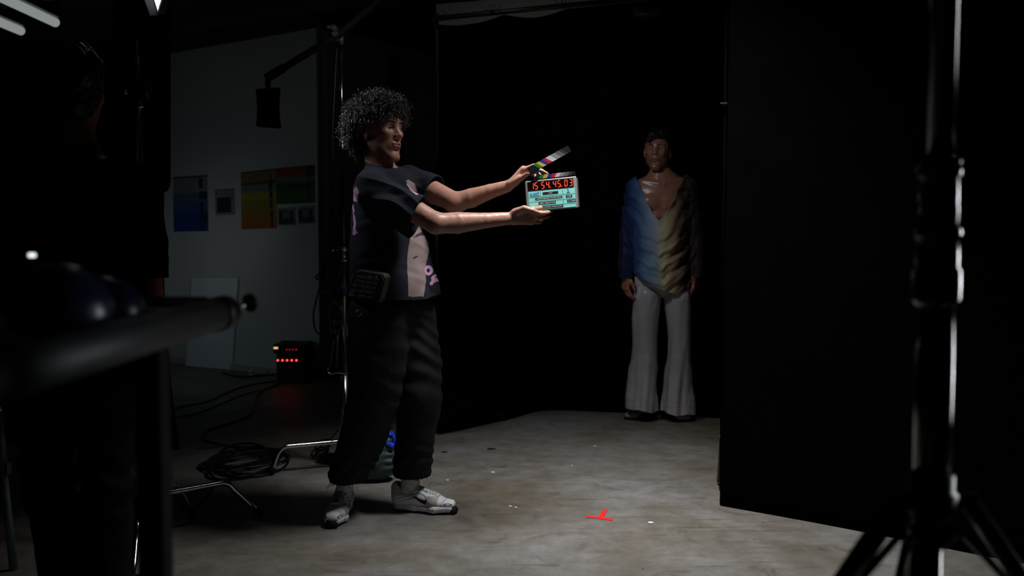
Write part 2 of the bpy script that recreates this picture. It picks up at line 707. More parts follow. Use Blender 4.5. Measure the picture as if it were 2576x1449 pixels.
# ------------------------------------------------------------------ anatomy builders
def head(vol, T, slim=1.0, cheek=1.0):
    P = lambda p, k, op='u': vol.add(xf(p, T), k, op)
    P(ell((-0.012, 0, 0.045), (0.098, 0.077, 0.090)), 0.0)
    P(ell((0.030, 0, 0.030), (0.064, 0.066, 0.075)), 0.02)
    P(ell((0.034, 0, -0.030), (0.058, 0.056 * slim, 0.080)), 0.03)
    P(ell((0.020, 0, -0.052), (0.055, 0.060 * slim, 0.040)), 0.02)
    for s in (1, -1):
        P(seg((0.005, s * 0.056 * slim, -0.040), (0.072, s * 0.016, -0.103), 0.016, 0.012), 0.03)
        P(ell((0.062, s * 0.043 * slim, -0.004), (0.022, 0.018, 0.015)), 0.02)
        P(ell((0.010, s * 0.064, 0.030), (0.04, 0.010, 0.03)), 0.02)
    P(ell((0.075, 0, -0.098), (0.015, 0.022, 0.015)), 0.022)
    P(ell((0.072, 0, -0.052), (0.024, 0.028, 0.027)), 0.02)
    P(seg((0.084, 0.010, 0.042), (0.070, 0.050, 0.040), 0.009, 0.008), 0.014)
    P(seg((0.084, -0.010, 0.042), (0.070, -0.050, 0.040), 0.009, 0.008), 0.014)
    for s in (1, -1):
        P(ell((0.096, s * 0.031, 0.018), (0.020, 0.017, 0.0125)), 0.012, 's')
        P(ell((0.0715, s * 0.032, 0.018), (0.0150, 0.0158, 0.0140)), 0.004)
    # nose
    P(seg((0.085, 0, 0.030), (0.106, 0, -0.010), (0.0090, 0.009), (0.0120, 0.0105), (0, 1, 0)), 0.014)
    P(ell((0.1075, 0, -0.014), (0.0115, 0.0130, 0.0098)), 0.007)
    for s in (1, -1):
        P(ell((0.0975, s * 0.0140, -0.017), (0.0105, 0.0070, 0.0080)), 0.006)
        P(ell((0.106, s * 0.0065, -0.0255), (0.0050, 0.0032, 0.0045)), 0.003, 's')
    # lips
    P(ell((0.0925, 0, -0.0470), (0.0085, 0.0260, 0.0052)), 0.006)
    P(ell((0.0920, 0, -0.0572), (0.0088, 0.0220, 0.0062)), 0.006)
    P(ell((0.1020, 0, -0.0518), (0.0110, 0.0275, 0.0011)), 0.003, 's')
    P(ell((0.092, 0, -0.073), (0.008, 0.022, 0.005)), 0.008, 's')
    # eyelids opening
    for s in (1, -1):
        P(ell((0.0905, s * 0.0325, 0.0172), (0.0150, 0.0155, 0.0060)), 0.003, 's')
    # ears
    for s in (1, -1):
        R = Matrix.Rotation(math.radians(s * 22), 3, 'Z') @ Matrix.Rotation(math.radians(-12), 3, 'Y')
        P(ell((-0.010, s * 0.080, 0.004), (0.0185, 0.0055, 0.032), R), 0.006)
        P(ell((-0.006, s * 0.0775, -0.022), (0.010, 0.0055, 0.011), R), 0.005)
        P(ell((-0.006, s * 0.0875, 0.006), (0.0105, 0.0060, 0.019), R), 0.003, 's')
        P(ell((0.004, s * 0.079, -0.004), (0.005, 0.005, 0.007), R), 0.004)


def skin_col(V, T, base, lip, brow, brows=True, stubble=0.0):
    Ti = np.linalg.inv(T)
    L = V @ Ti[:3, :3].T + Ti[:3, 3]
    C = np.tile(np.array(base), (len(V), 1))
    C *= (1 + 0.06 * fbm(V, 60, 2, 4))[:, None]
    x, y, z = L[:, 0], L[:, 1], L[:, 2]
    near = (np.abs(y) < 0.1) & (z > -0.13) & (z < 0.15) & (x > 0) & (x < 0.14)
    # lips
    m = near & (x > 0.080) & (((y / 0.0265) ** 2 + ((z + 0.0525) / 0.0108) ** 2) < 1)
    C[m] = lip
    if brows:
        for s in (1, -1):
            yy = y * s
            zc = 0.0385 + 0.004 * np.sin((yy - 0.010) / 0.042 * math.pi) - 0.03 * np.maximum(yy - 0.04, 0)
            m = near & (yy > 0.010) & (yy < 0.053) & (np.abs(z - zc) < 0.0055 * (1.15 - (yy - 0.01) / 0.07)) & (x > 0.05)
            C[m] = brow
    if stubble:
        m = near & (x > 0.03) & (z < -0.03) & ~((x > 0.080) & (((y / 0.0235) ** 2 + ((z + 0.052) / 0.0125) ** 2) < 1))
        k = np.clip((-z - 0.03) / 0.03, 0, 1) * stubble
        C[m] *= (1 - k[m])[:, None]
    # warmer ears, nose
    m = near & (x > 0.1) & (z < 0)
    C[m] *= np.array([1.08, 0.98, 0.96])
    return C


def brows(T, V, Q, parent, m, seed=1):
    """eyebrows as short lying hairs on the brow ridge"""
    Ti = np.linalg.inv(np.array(T, float))
    L = V @ Ti[:3, :3].T + Ti[:3, 3]
    ok = (L[:, 0] > 0.03) & (np.abs(L[:, 1]) < 0.07) & (L[:, 2] > 0.0) & (L[:, 2] < 0.09)
    keep = ok[Q].all(1)
    idx = np.nonzero(ok)[0]
    mp = -np.ones(len(V), int)
    mp[idx] = np.arange(len(idx))
    tree = BVHTree.FromPolygons([tuple(p) for p in L[idx]], [tuple(int(mp[i]) for i in q) for q in Q[keep]])
    rs = np.random.RandomState(seed)
    for s in (1, -1):
        mb = MB()
        for k in range(110):
            t = rs.rand()
            yy = 0.011 + 0.040 * t
            zc = 0.0375 + 0.0048 * math.sin(min(t * 1.1, 1) * math.pi * 0.9) - 0.003 * max(t - 0.75, 0) * 4
            zz = zc + (rs.rand() - 0.5) * 0.0068 * (1.1 - 0.7 * t)
            pts = []
            for j in range(3):
                y2 = yy + j * 0.0028
                z2 = zz + j * 0.0012 * (1.2 - 1.9 * t)
                h_ = tree.ray_cast(Vector((0.2, s * y2, z2)), Vector((-1, 0, 0)))
                if h_[0] is None:
                    break
                pts.append(Vector((np.array(T) @ np.array([h_[0].x + 0.0007 - 0.0004 * j, s * y2, z2, 1]))[:3]))
            if len(pts) == 3:
                mb.tube(pts, [0.00055, 0.0005, 0.00025], 4)
        mb.build('eyebrow', m, parent)


def eyes(T, parent, look=(0.0, 0.0)):
    for s in (1, -1):
        V = []
        mb = MB()
        bmesh.ops.create_uvsphere(mb.bm, u_segments=24, v_segments=16, radius=0.0132)
        me = bpy.data.meshes.new('eye')
        mb.bm.to_mesh(me)
        mb.bm.free()
        n = len(me.vertices)
        v = np.empty(n * 3)
        me.vertices.foreach_get('co', v)
        v = v.reshape(-1, 3)
        g = unit((1, look[0], look[1]))
        dt = (v @ g) / 0.0132
        col = np.tile(np.array([0.30, 0.27, 0.25]), (n, 1))
        col[dt > 0.90] = (0.05, 0.025, 0.015)
        col[dt > 0.975] = (0.003, 0.003, 0.003)
        v = v + np.array([0.0715, s * 0.032, 0.018])
        vw = v @ np.array(T)[:3, :3].T + np.array(T)[:3, 3]
        me.vertices.foreach_set('co', vw.ravel())
        me.polygons.foreach_set('use_smooth', np.ones(len(me.polygons), bool))
        a = me.color_attributes.new('col', 'FLOAT_COLOR', 'POINT')
        c4 = np.ones((n, 4), dtype=np.float32)
        c4[:, :3] = col
        a.data.foreach_set('color', c4.ravel())
        link('eye', me, M['eye'], parent)


def hand(vol, W, f, n, t, curls, thumb, spread=(0.16, 0.04, -0.08, -0.2), sc=1.0, wrist_from=None):
    """W wrist point; f finger direction, n palm-facing direction, t thumb-side direction.
    curls: 4 tuples of 3 joint angles (rad). thumb: (base(f,n,t), [(dir(f,n,t), len)*3])"""
    W = np.asarray(W, float)
    f = unit(f)
    n = unit(np.asarray(n, float) - f * np.dot(n, f))
    t = unit(np.asarray(t, float) - f * np.dot(t, f) - n * np.dot(t, n))
    loc = lambda a: W + (f * a[0] + n * a[1] + t * a[2]) * sc
    off = (0.029, 0.010, -0.009, -0.026)
    Lk = (0.090, 0.094, 0.089, 0.080)
    for j in range(4):
        K = loc((Lk[j], -0.002, off[j]))
        vol.add(seg(loc((0.012, 0, off[j] * 0.62)), K, (0.0125 * sc, 0.0120 * sc), (0.0115 * sc, 0.0105 * sc), n), 0.014)
    tips = []
    for j in range(4):
        L = [0.043, 0.027, 0.022]
        m_ = (1.0, 1.1, 1.03, 0.80)[j] * sc
        p = loc((Lk[j], -0.001, off[j]))
        a = 0
        sp = spread[j]
        fj = f * math.cos(sp) + t * math.sin(sp)
        rr = [0.0098, 0.0088, 0.0080, 0.0066]
        ks = (1.0, 1.03, 0.98, 0.86)[j] * sc
        for i in range(3):
            a += curls[j][i]
            d = fj * math.cos(a) + n * math.sin(a)
            q = p + d * L[i] * m_
            vol.add(seg(p, q, rr[i] * ks, rr[i + 1] * ks), 0.004 if i else 0.007)
            p = q
        tips.append(p)
    base, segs = thumb
    p = loc(base)
    rr = [0.0150, 0.0118, 0.0105, 0.0080]
    for i, (d, L) in enumerate(segs):
        dd = unit(f * d[0] + n * d[1] + t * d[2])
        q = p + dd * L * sc
        vol.add(seg(p, q, rr[i] * sc, rr[i + 1] * sc), 0.012 if i == 0 else 0.004)
        p = q
    vol.add(ell(loc((0.040, 0.010, 0.020)), np.array((0.026, 0.014, 0.016)) * sc, np.stack([f, n, t], 1)), 0.014)
    return tips, p


def sneaker(T, parent_name, parent, side):
    """white running shoe in local frame x forward (heel at 0, toe at .30), y left, z up"""
    vol = Vol((-0.02, -0.075, -0.005), (0.325, 0.075, 0.165), 0.0022)
    # upper
    vol.add(seg((0.045, 0, 0.060), (0.200, 0.004, 0.050), (0.038, 0.042), (0.047, 0.030)), 0.0)
    vol.add(seg((0.040, 0, 0.055), (0.035, 0, 0.098), (0.036, 0.036), (0.033, 0.036)), 0.02)
    vol.add(seg((0.200, 0.004, 0.045), (0.272, 0.004, 0.040), (0.047, 0.026), (0.032, 0.019)), 0.02)
    vol.add(seg((0.095, 0, 0.110), (0.195, 0.002, 0.064), (0.026, 0.014), (0.028, 0.012)), 0.025)
    vol.add(ell((0.105, 0, 0.122), (0.020, 0.022, 0.022)), 0.012)
    # collar opening
    vol.add(seg((0.058, 0, 0.080), (0.055, 0, 0.170), (0.026, 0.034), (0.028, 0.036)), 0.006, 's')
    # sole
    so = Vol(vol.o, vol.o + vol.n * vol.h, vol.h)
    so.add(seg((0.038, 0, 0.026), (0.110, -0.001, 0.026), (0.037, 0.028), (0.034, 0.024)), 0.0)
    so.add(seg((0.110, -0.001, 0.024), (0.205, 0.002, 0.022), (0.034, 0.024), (0.050, 0.022)), 0.02)
    so.add(seg((0.205, 0.002, 0.022), (0.268, 0.003, 0.026), (0.050, 0.022), (0.034, 0.022)), 0.02)
    so.cut(lambda X, Y, Z: (Z - 0.003) + 0 * X + 0 * Y)
    so.cut(lambda X, Y, Z: (0.046 - Z + 0.008 * np.sin((X - 0.0) * 20)) + 0 * Y)
    # heel lift gap and grooves of the sole
    so.cut(lambda X, Y, Z: np.sqrt((X - 0.135) ** 2 / 4.0 + (Z + 0.008) ** 2) - 0.016 + 0 * Y)
    for gx in (0.175, 0.2, 0.225, 0.25):
        so.cut(lambda X, Y, Z, gx=gx: np.maximum(np.maximum(np.abs(X - gx - (Z - 0.01) * 0.8) - 0.0016, Z - 0.024), 0.040 - np.abs(Y)))
    V, Q = vol.mesh()
    V = lap(V, Q, 2)
    C = np.tile(np.array([0.86, 0.87, 0.93]), (len(V), 1))
    x, y, z = V[:, 0], V[:, 1], V[:, 2]
    mesh_area = ((x > 0.165) & (x < 0.225) & (z < 0.078)) | ((x < 0.075) & (z > 0.075))
    grid = ((np.floor((x + z) / 0.0032) + np.floor((x - z) / 0.0032)) % 2) > 0
    C[mesh_area] = (0.66, 0.63, 0.58)
    C[mesh_area & grid] = (0.36, 0.34, 0.33)
    for off, s_ in ((0.0, 1), (0.016, 1), (0.030, 1)):
        zc = 0.046 + off + 0.32 * (x - 0.05) - 1.6 * np.maximum(x - 0.13, 0) ** 1.3
        C[(np.abs(z - zc) < 0.0018) & (x < 0.17) & (z > 0.045)] = (0.26, 0.25, 0.34)
    C[(np.abs(x - 0.245 - 0.6 * (z - 0.05)) < 0.0018)] = (0.36, 0.36, 0.45)
    # black tick mark on both sides
    u = x - 0.118
    w_ = z - 0.062
    tick = in_poly(np.stack([u, w_], 1), [(0.056, -0.016), (0.062, -0.004), (0.058, 0.008), (0.054, 0.000), (0.045, -0.001), (0.02, 0.006), (-0.012, 0.016), (0.012, -0.001), (0.036, -0.014), (0.048, -0.019)])
    C[tick & (np.abs(y) > 0.02)] = (0.006, 0.006, 0.006)
    # oval reflective inserts at the toe
    for yy in (0.030, -0.026):
        r_ = ((x - 0.268) / 0.017) ** 2 + ((z - 0.044) / 0.006) ** 2
        C[(r_ < 1) & (y * yy > 0)] = (0.02, 0.02, 0.03)
        C[(r_ < 0.45) & (y * yy > 0)] = (0.75, 0.75, 0.75)
    R = np.array(T)[:3, :3]
    t0 = np.array(T)[:3, 3]
    Wd = lambda v: np.array(v) @ R.T + t0
    sh = link('sneaker', np_mesh('sneaker', Wd(V), Q, True, C), M['sneaker'], parent)
    V2, Q2 = so.mesh()
    C2 = np.tile(np.array([0.80, 0.78, 0.85]), (len(V2), 1))
    C2[V2[:, 2] < 0.0065] = (0.01, 0.01, 0.01)
    C2[(V2[:, 0] > 0.280) & (np.abs(V2[:, 1] - 0.003) < 0.021)] = (0.006, 0.006, 0.006)
    C2[(V2[:, 0] > 0.300)] = (0.006, 0.006, 0.006)
    link('sole', np_mesh('sole', Wd(V2), Q2, True, C2), M['sneaker'], sh)
    # toe bumper
    tb = Vol((0.262, -0.03, -0.002), (0.315, 0.035, 0.05), 0.0022)
    tb.add(seg((0.288, -0.012, 0.013), (0.288, 0.018, 0.013), (0.013, 0.013), (0.013, 0.013)), 0)
    tb.add(ell((0.287, 0.003, 0.020), (0.0150, 0.016, 0.013)), 0.01)
    tb.cut(lambda X, Y, Z: Z - 0.002 + 0 * X + 0 * Y)
    V3, Q3 = tb.mesh()
    link('toe_bumper', np_mesh('toe_bumper', Wd(V3), Q3), M['rubber'], sh)
    # laces
    tree = BVHTree.FromPolygons([tuple(p) for p in V], [tuple(map(int, q)) for q in Q])
    mb = MB()

    def surf(xx, yy, lift=0.0022):
        h_ = tree.ray_cast(Vector((xx, yy, 0.2)), Vector((0, 0, -1)))
        return (h_[0].z if h_[0] else 0.07) + lift
    for i in range(7):
        x0 = 0.118 + i * 0.014
        for s in (1, -1):
            pts = []
            for k in range(9):
                tt = k / 8
                xx = x0 + tt * 0.012
                yy = s * (-0.020 + 0.040 * tt)
                pts.append(Vector(Wd(np.array([xx, yy, surf(xx, yy)]))))
            mb.tube(pts, 0.0021, 6)
    # bow
    c0 = np.array([0.112, 0.0, surf(0.112, 0) + 0.003])
    for s in (1, -1):
        lp = [c0, c0 + (0.004, s * 0.018, 0.012), c0 + (0.012, s * 0.036, 0.0), c0 + (0.016, s * 0.034, -0.014), c0 + (0.008, s * 0.016, -0.002), c0]
        mb.tube([Vector(Wd(p)) for p in crom([Vector(q) for q in lp], 6)], 0.0019, 6)
        lp = [c0, c0 + (0.012, s * 0.014, 0.010), c0 + (0.03, s * 0.036, 0.0), c0 + (0.038, s * 0.05, -0.02)]
        mb.tube([Vector(Wd(p)) for p in crom([Vector(q) for q in lp], 6)], 0.0019, 6)
    mb.build('laces', M['lace'], sh)
    return sh


def garment(vol, t, cuts=(), extra=None):
    """hollow cloth shell of thickness t from a solid volume; cuts open it"""
    S = vol.V
    shell = np.maximum(S, -(S + t))
    keep = vol.V
    vol.V = shell
    for c in cuts:
        if isinstance(c, Prim):
            vol.add(c, 0.0, 's')
        else:
            vol.cut(*c) if isinstance(c, tuple) else vol.cut(c)
    out = vol.V
    vol.V = keep
    V, Q = vol.mesh(out)
    g = vol.grad(V, keep)
    g = lap(g, Q, 3)
    g /= np.maximum(np.linalg.norm(g, axis=1, keepdims=True), 1e-6)
    return V, Q, g
# ------------------------------------------------------------------ crew member holding the slate
def A(v):
    return np.array(v, float)


def build_slate_person():
    base = Vector((-0.53, 4.03, 0.0))
    root = thing('person', base, 'curly-haired person in black printed t-shirt and white sneakers holding out the clapperboard', 'person')
    Fw = unit((0.87, -0.5, 0))
    Rt = unit((-0.5, -0.87, 0))
    # ---- body
    vol = Vol((-0.78, 3.62, 0.72), (0.17, 4.36, 1.80), 0.003)
    yaw = math.radians(57)
    T = frame((math.sin(yaw), -math.cos(yaw), 0.03), (0.03, 0, 1), U(955, 338, 4.0), 1.0)
    head(vol, T)
    sh_n = A(U(940, 474, 3.84))
    sh_f = A(U(1030, 458, 4.17))
    vol.chain([A(U(947, 365, 4.03)), A(U(953, 410, 4.02)), A(U(966, 450, 4.02))], [(0.055, 0.056), (0.056, 0.058), (0.075, 0.07)], 0.02, Rt)
    vol.add(seg(A(U(966, 456, 4.02)), sh_n, (0.04, 0.04), (0.042, 0.044), (0, 0, 1)), 0.03)
    vol.add(seg(A(U(966, 452, 4.02)), sh_f, (0.05, 0.045), (0.052, 0.052), (0, 0, 1)), 0.04)
    vol.chain([A((-0.52, 4.02, 1.36)), A((-0.50, 4.02, 1.12)), A((-0.50, 4.02, 0.86))], [(0.15, 0.09), (0.13, 0.085), (0.145, 0.095)], 0.05, Rt)
    # near arm (his right)
    el_n = A(U(1098, 562, 3.78))
    wr_n = A(U(1286, 549, 3.86))
    vol.chain([sh_n, sh_n * 0.45 + el_n * 0.55, el_n], [(0.044, 0.044), (0.048, 0.045), (0.041, 0.040)], 0.03, (0, 0, 1), 0.01)
    m1 = el_n * 0.72 + wr_n * 0.28 + A((0, 0, -0.004))
    m2 = el_n * 0.35 + wr_n * 0.65 + A((0, 0, -0.002))
    vol.chain([el_n, m1, m2, wr_n], [(0.040, 0.040), (0.043, 0.037), (0.031, 0.029), (0.0255, 0.021)], 0.015, (0, 0, 1), 0.01)
    # far arm (his left)
    el_f = A(U(1146, 508, 4.02))
    wr_f = A(U(1279, 468, 3.962))
    vol.chain([sh_f, sh_f * 0.5 + el_f * 0.5, el_f], [(0.055, 0.052), (0.050, 0.046), (0.039, 0.038)], 0.03, (0, 0, 1), 0.01)
    vol.add(ell(el_f + A((0.0, 0, -0.012)), (0.040, 0.034, 0.034)), 0.03)
    m1 = el_f * 0.70 + wr_f * 0.30 + A((0, 0, -0.004))
    m2 = el_f * 0.35 + wr_f * 0.65
    vol.chain([el_f, m1, m2, wr_f], [(0.038, 0.036), (0.041, 0.034), (0.031, 0.027), (0.0245, 0.021)], 0.015, (0, 0, 1), 0.01)
    # near hand: edge towards the lens, thumb pressed on the slate front, fingers under and behind it
    hand(vol, wr_n, (0.98, 0.02, 0.10), (0.0, 0.93, 0.30), (0, -0.30, 0.93),
         [(0.70, 0.75, 0.35), (0.45, 0.34, 0.2), (0.45, 0.36, 0.2), (0.5, 0.45, 0.3)],
         ((0.018, -0.004, 0.026), [((0.86, -0.34, 0.36), 0.042), ((0.95, -0.10, -0.36), 0.035), ((0.90, 0.06, -0.46), 0.028)]), spread=(-0.22, -0.20, -0.22, -0.26), sc=1.0)
    # far hand: palm down behind the stick, thumb in front of it
    hand(vol, wr_f, (0.66, 0.02, 0.75), (0.75, 0.10, -0.66), (0.05, -1.0, 0.0),
         [(0.50, 0.08, 0.05), (0.85, 0.30, 0.15), (0.95, 0.40, 0.2), (1.0, 0.5, 0.3)],
         ((0.018, 0.006, 0.020), [((0.80, 0.18, 0.58), 0.046), ((0.86, 0.24, 0.46), 0.036), ((0.93, 0.36, 0.10), 0.028)]), sc=1.0)
    V, Q = vol.mesh()
    V = lap(V, Q, 2)
    # veins/creases are faint: only a soft irregularity
    g = vol.grad(V)
    V = V + g * (0.0003 * fbm(V, 60, 2, 1))[:, None]
    C = skin_col(V, T, (0.42, 0.22, 0.165), (0.27, 0.10, 0.085), (0.02, 0.012, 0.01), brows=False, stubble=0.25)
    body = sdf_object('body', V, Q, M['skin'], root, C)
    eyes(T, root, (0.0, -0.25))
    brows(T, V, Q, root, M['hair2'])
    del vol
    # ---- curly hair
    hv = Vol((-0.74, 3.84, 1.50), (-0.38, 4.16, 1.86), 0.004)
    hd = A(U(947, 290, 4.0))
    hv.add(ell(hd, (0.098, 0.094, 0.074)), 0.0)
    hv.add(ell(A(U(904, 318, 4.02)), (0.050, 0.072, 0.070)), 0.04)
    hv.add(ell(A(U(905, 358, 4.06)), (0.026, 0.045, 0.036)), 0.03)
    earp = (T @ A((-0.004, -0.084, -0.012, 1)))[:3]
    hv.add(ell(earp, (0.034, 0.034, 0.040)), 0.015, 's')
    hv.add(ell(A(U(965, 275, 4.0)), (0.085, 0.095, 0.050)), 0.03)
    for s_ in (1, -1):
        hv.add(xf(ell((0.030, s_ * 0.058, 0.062), (0.050, 0.026, 0.036)), T), 0.02)
    V, Q = hv.mesh()
    g = hv.grad(V)
    V = V + g * (0.006 * fbm(V, 45, 3, 9))[:, None]
    rs = np.random.RandomState(5)
    verts = [V]
    faces = [Q]
    nv = len(V)
    pick = rs.choice(len(V), 6200)
    Ti = np.linalg.inv(T)
    tv, tf = [], []
    for ii in pick:
        p = V[ii]
        n = g[ii]
        L = Ti[:3, :3] @ p + Ti[:3, 3]
        if L[0] > 0.05 and L[2] < 0.045:
            continue
        if n[2] < -0.35 and L[0] > 0.0:
            continue
        if np.linalg.norm(p - earp) < 0.060:
            continue
        d = unit(n + rs.randn(3) * 0.55 + A((0, 0, -0.25)))
        a = unit(np.cross(d, rs.randn(3)))
        b = np.cross(d, a)
        ln = 0.020 + 0.022 * rs.rand()
        if L[0] > 0.05:
            ln *= 0.7
        turns = ln / (0.0085 + 0.004 * rs.rand())
        R = 0.0030 + 0.0024 * rs.rand()
        K = int(turns * 6) + 4
        bend = rs.randn(3) * 0.010 + A((0, 0, -0.007))
        th = 0.0009 + 0.0005 * rs.rand()
        prev = None
        start = nv + len(tv)
        for k in range(K):
            s = k / (K - 1)
            ang = s * turns * 2 * math.pi
            c = p + d * (s * ln - 0.004) + bend * s * s + (a * math.cos(ang) + b * math.sin(ang)) * R * (1 - 0.3 * s)
            tg = -a * math.sin(ang) + b * math.cos(ang)
            u = unit(a * math.cos(ang) + b * math.sin(ang))
            for q in range(3):
                al = q * 2.094
                tv.append(c + (u * math.cos(al) + d * math.sin(al)) * th)
        for k in range(K - 1):
            for q in range(3):
                a0 = start + k * 3 + q
                a1 = start + k * 3 + (q + 1) % 3
                tf.append((a0, a1, a1 + 3, a0 + 3))
    verts.append(np.array(tv))
    faces.append(np.array(tf))
    sdf_object('hair', np.concatenate(verts), np.concatenate(faces), M['hair'], root)
    # ---- t-shirt
    tv_ = Vol((-0.82, 3.60, 0.86), (-0.12, 4.42, 1.56), 0.003)
    top = A(U(960, 440, 4.02))
    tv_.chain([A((-0.535, 4.02, 1.40)), A((-0.53, 4.02, 1.24)), A((-0.505, 4.02, 1.08)), A((-0.483, 4.01, 0.84))],
              [(0.160, 0.105), (0.185, 0.122), (0.210, 0.148), (0.245, 0.172)], 0.05, Rt, 0.03)
    tv_.add(seg(top + A((0, 0, -0.022)), sh_n + A((-0.008, 0, -0.008)), (0.050, 0.060), (0.066, 0.068), (0, 0, 1)), 0.04)
    tv_.add(seg(top + A((0, 0, -0.022)), sh_f, (0.050, 0.060), (0.062, 0.064), (0, 0, 1)), 0.04)
    tv_.add(seg(A(U(962, 442, 4.02)), A(U(956, 404, 4.02)), 0.072, 0.064), 0.015)
    sl_n = A(U(1064, 556, 3.79))
    tv_.add(seg(sh_n + A((0, 0, -0.010)), sl_n, (0.074, 0.070), (0.092, 0.070), (0, 0, 1)), 0.035)
    sl_f = A(U(1104, 485, 4.07))
    tv_.add(seg(sh_f, sl_f, (0.066, 0.066), (0.070, 0.062), (0, 0, 1)), 0.04)
    # sleeve openings: planes through the cuff line, limited to the arm
    cn = unit(A(U(1098, 562, 3.78)) - sh_n)
    cf = unit(el_f - sh_f)
    pn = A(U(1050, 549, 3.80))
    pf = A(U(1095, 482, 4.09))

    def plane_cut(p, n, c, r):
        def f(X, Y, Z):
            d1 = -((X - p[0]) * n[0] + (Y - p[1]) * n[1] + (Z - p[2]) * n[2])
            d2 = np.sqrt((X - c[0]) ** 2 + (Y - c[1]) ** 2 + (Z - c[2]) ** 2) - r
            return np.maximum(d1, d2)
        return (f, c - r, c + r)
    hemf = lambda X, Y, Z: Z - (0.945 + 0.30 * np.maximum(X + 0.36, 0) - 0.04 * (X + 0.5)) + 0 * Y
    neckp = A(U(957, 428, 4.02))
    nn = unit(A(U(951, 385, 4.02)) - neckp + A((0.02, 0, 0)))
    neckcut = seg(neckp - nn * 0.05, neckp + nn * 0.14, 0.0625, 0.0635)

    cb, cf_, cq = A(U(921, 401, 4.07)), A(U(1003, 426, 3.97)), A(U(952, 419, 3.93))
    cn_ = unit(np.cross(cf_ - cb, cq - cb))
    if cn_[2] < 0:
        cn_ = -cn_

    def colcut(X, Y, Z):
        d1 = -((X - cb[0]) * cn_[0] + (Y - cb[1]) * cn_[1] + (Z - cb[2]) * cn_[2])
        d2 = np.sqrt((X - neckp[0]) ** 2 + (Y - neckp[1]) ** 2) - 0.088
        return np.maximum(d1, d2)
    V, Q, g = garment(tv_, 0.009, [plane_cut(pn, unit(cn + A((0.06, 0, 0.10))), sl_n + cn * 0.05, 0.15), plane_cut(pf, cf, sl_f + cf * 0.05, 0.12), hemf, neckcut, colcut])
    # folds
    x, y, z = V[:, 0], V[:, 1], V[:, 2]
    px = project(V)
    d = 0.006 * fbm(V * A((0.8, 0.8, 1.0)), 12, 2, 2)
    # pull lines from the near shoulder to the sleeve
    u = (px[:, 0] - 930) / 60.0
    v = (px[:, 1] - 450 - 0.48 * (px[:, 0] - 930)) / 60.0
    fold = (1 - 2 * np.abs(np.sin((v * 9 + 1.6 * np.sin(u * 1.8) + 0.8 * fbm(V, 9, 1, 3)) / 2)) ** 0.7) * np.exp(-((u - 0.9) / 1.3) ** 2) * np.exp(-((v - 0.1) / 0.9) ** 2)
    d += 0.0085 * fold
    # vertical hang lines lower down
    ang = np.arctan2(y - 4.02, x + 0.5)
    low = np.clip((1.25 - z) / 0.3, 0, 1)
    d += 0.0045 * low * np.sin(ang * 8 + 3 * (z - 1.0) + 0.5 * np.sin(z * 9))
    nr = np.linalg.norm(V - neckp, axis=1)
    d *= np.clip((nr - 0.07) / 0.05, 0, 1)
    V = V + g * d[:, None]
    V = lap(V, Q, 1)
    # prints
    C = np.tile(A((0.0125, 0.015, 0.0225)), (len(V), 1))
    pink = (0.52, 0.27, 0.48)
    grey = (0.25, 0.19, 0.19)
    front = (g @ Fw > 0.15)
    back = (g @ Fw < 0.35)
    P2 = px

    def paint(poly, c, m):
        mm = in_poly(P2, poly) & m
        C[mm] = c
    cam_side = (g[:, 1] < 0.35)
    front = front & cam_side
    paint([(1022, 452), (1032, 452), (1043, 460), (1052, 486), (1050, 492), (1038, 482)], grey, front)
    paint([(1024, 461), (1028, 462), (1052, 490), (1046, 489)], pink, front)
    paint([(1032, 566), (1048, 568), (1064, 572), (1072, 590), (1076, 640), (1072, 700), (1063, 746), (1030, 745), (1027, 700), (1027, 620)], grey, front)
    paint([(1036, 600), (1046, 590), (1072, 578), (1070, 592), (1050, 595)], (0.03, 0.03, 0.035), front)
    paint([(1040, 647), (1052, 642), (1052, 646), (1042, 652)], (0.05, 0.04, 0.045), front)
    paint([(1072, 592), (1077, 594), (1079, 606), (1077, 614), (1072, 616)], pink, front)

    def disc(cx, cy, rx, ry, ri):
        r = ((P2[:, 0] - cx) / rx) ** 2 + ((P2[:, 1] - cy) / ry) ** 2
        C[(r < 1) & (r > ri * ri) & front] = pink
    disc(1078.5, 680, 8.5, 12.5, 0.42)
    paint([(1081, 714), (1087, 718), (1096, 702), (1089, 698)], pink, front)
    disc(1094, 700, 10, 9.5, 0.42)
    paint([(1098, 688), (1104, 684), (1108, 703), (1104, 706)], pink, front)
    for poly in ([(883, 480), (888, 452), (891, 455), (888, 478), (893, 470), (899, 488), (896, 508), (884, 504)],
                 [(885, 512), (889, 530), (886, 540), (884, 520)],
                 [(885, 534), (892, 548), (895, 572), (898, 588), (903, 582), (890, 592), (885, 590), (887, 566)],
                 [(891, 575), (899, 583), (888, 586)]):
        paint(poly, pink, cam_side)
    paint([(892, 466), (899, 478), (901, 487), (896, 484)], (0.3, 0.28, 0.26), cam_side)
    tee = sdf_object('t_shirt', V, Q, M['tee'], root, C)
    del tv_
    # ---- trousers
    pv = Vol((-0.86, 3.70, 0.10), (-0.22, 4.40, 1.06), 0.005)
    hip = A((-0.50, 4.02, 0.98))
    pv.add(seg(A((-0.50, 4.02, 1.04)), A((-0.50, 4.02, 0.93)), (0.165, 0.115), (0.185, 0.135), Rt), 0)
    nl = [A(U(952, 800, 3.95)), A(U(950, 900, 3.93)), A(U(942, 1000, 3.94)), A(U(914, 1100, 3.99)), A(U(876, 1190, 4.03)), A(U(870, 1240, 4.04))]
    pv.chain(nl, [(0.125, 0.13), (0.122, 0.118), (0.112, 0.108), (0.100, 0.098), (0.080, 0.082), (0.066, 0.066)], 0.05, (1, 0, 0), 0.03)
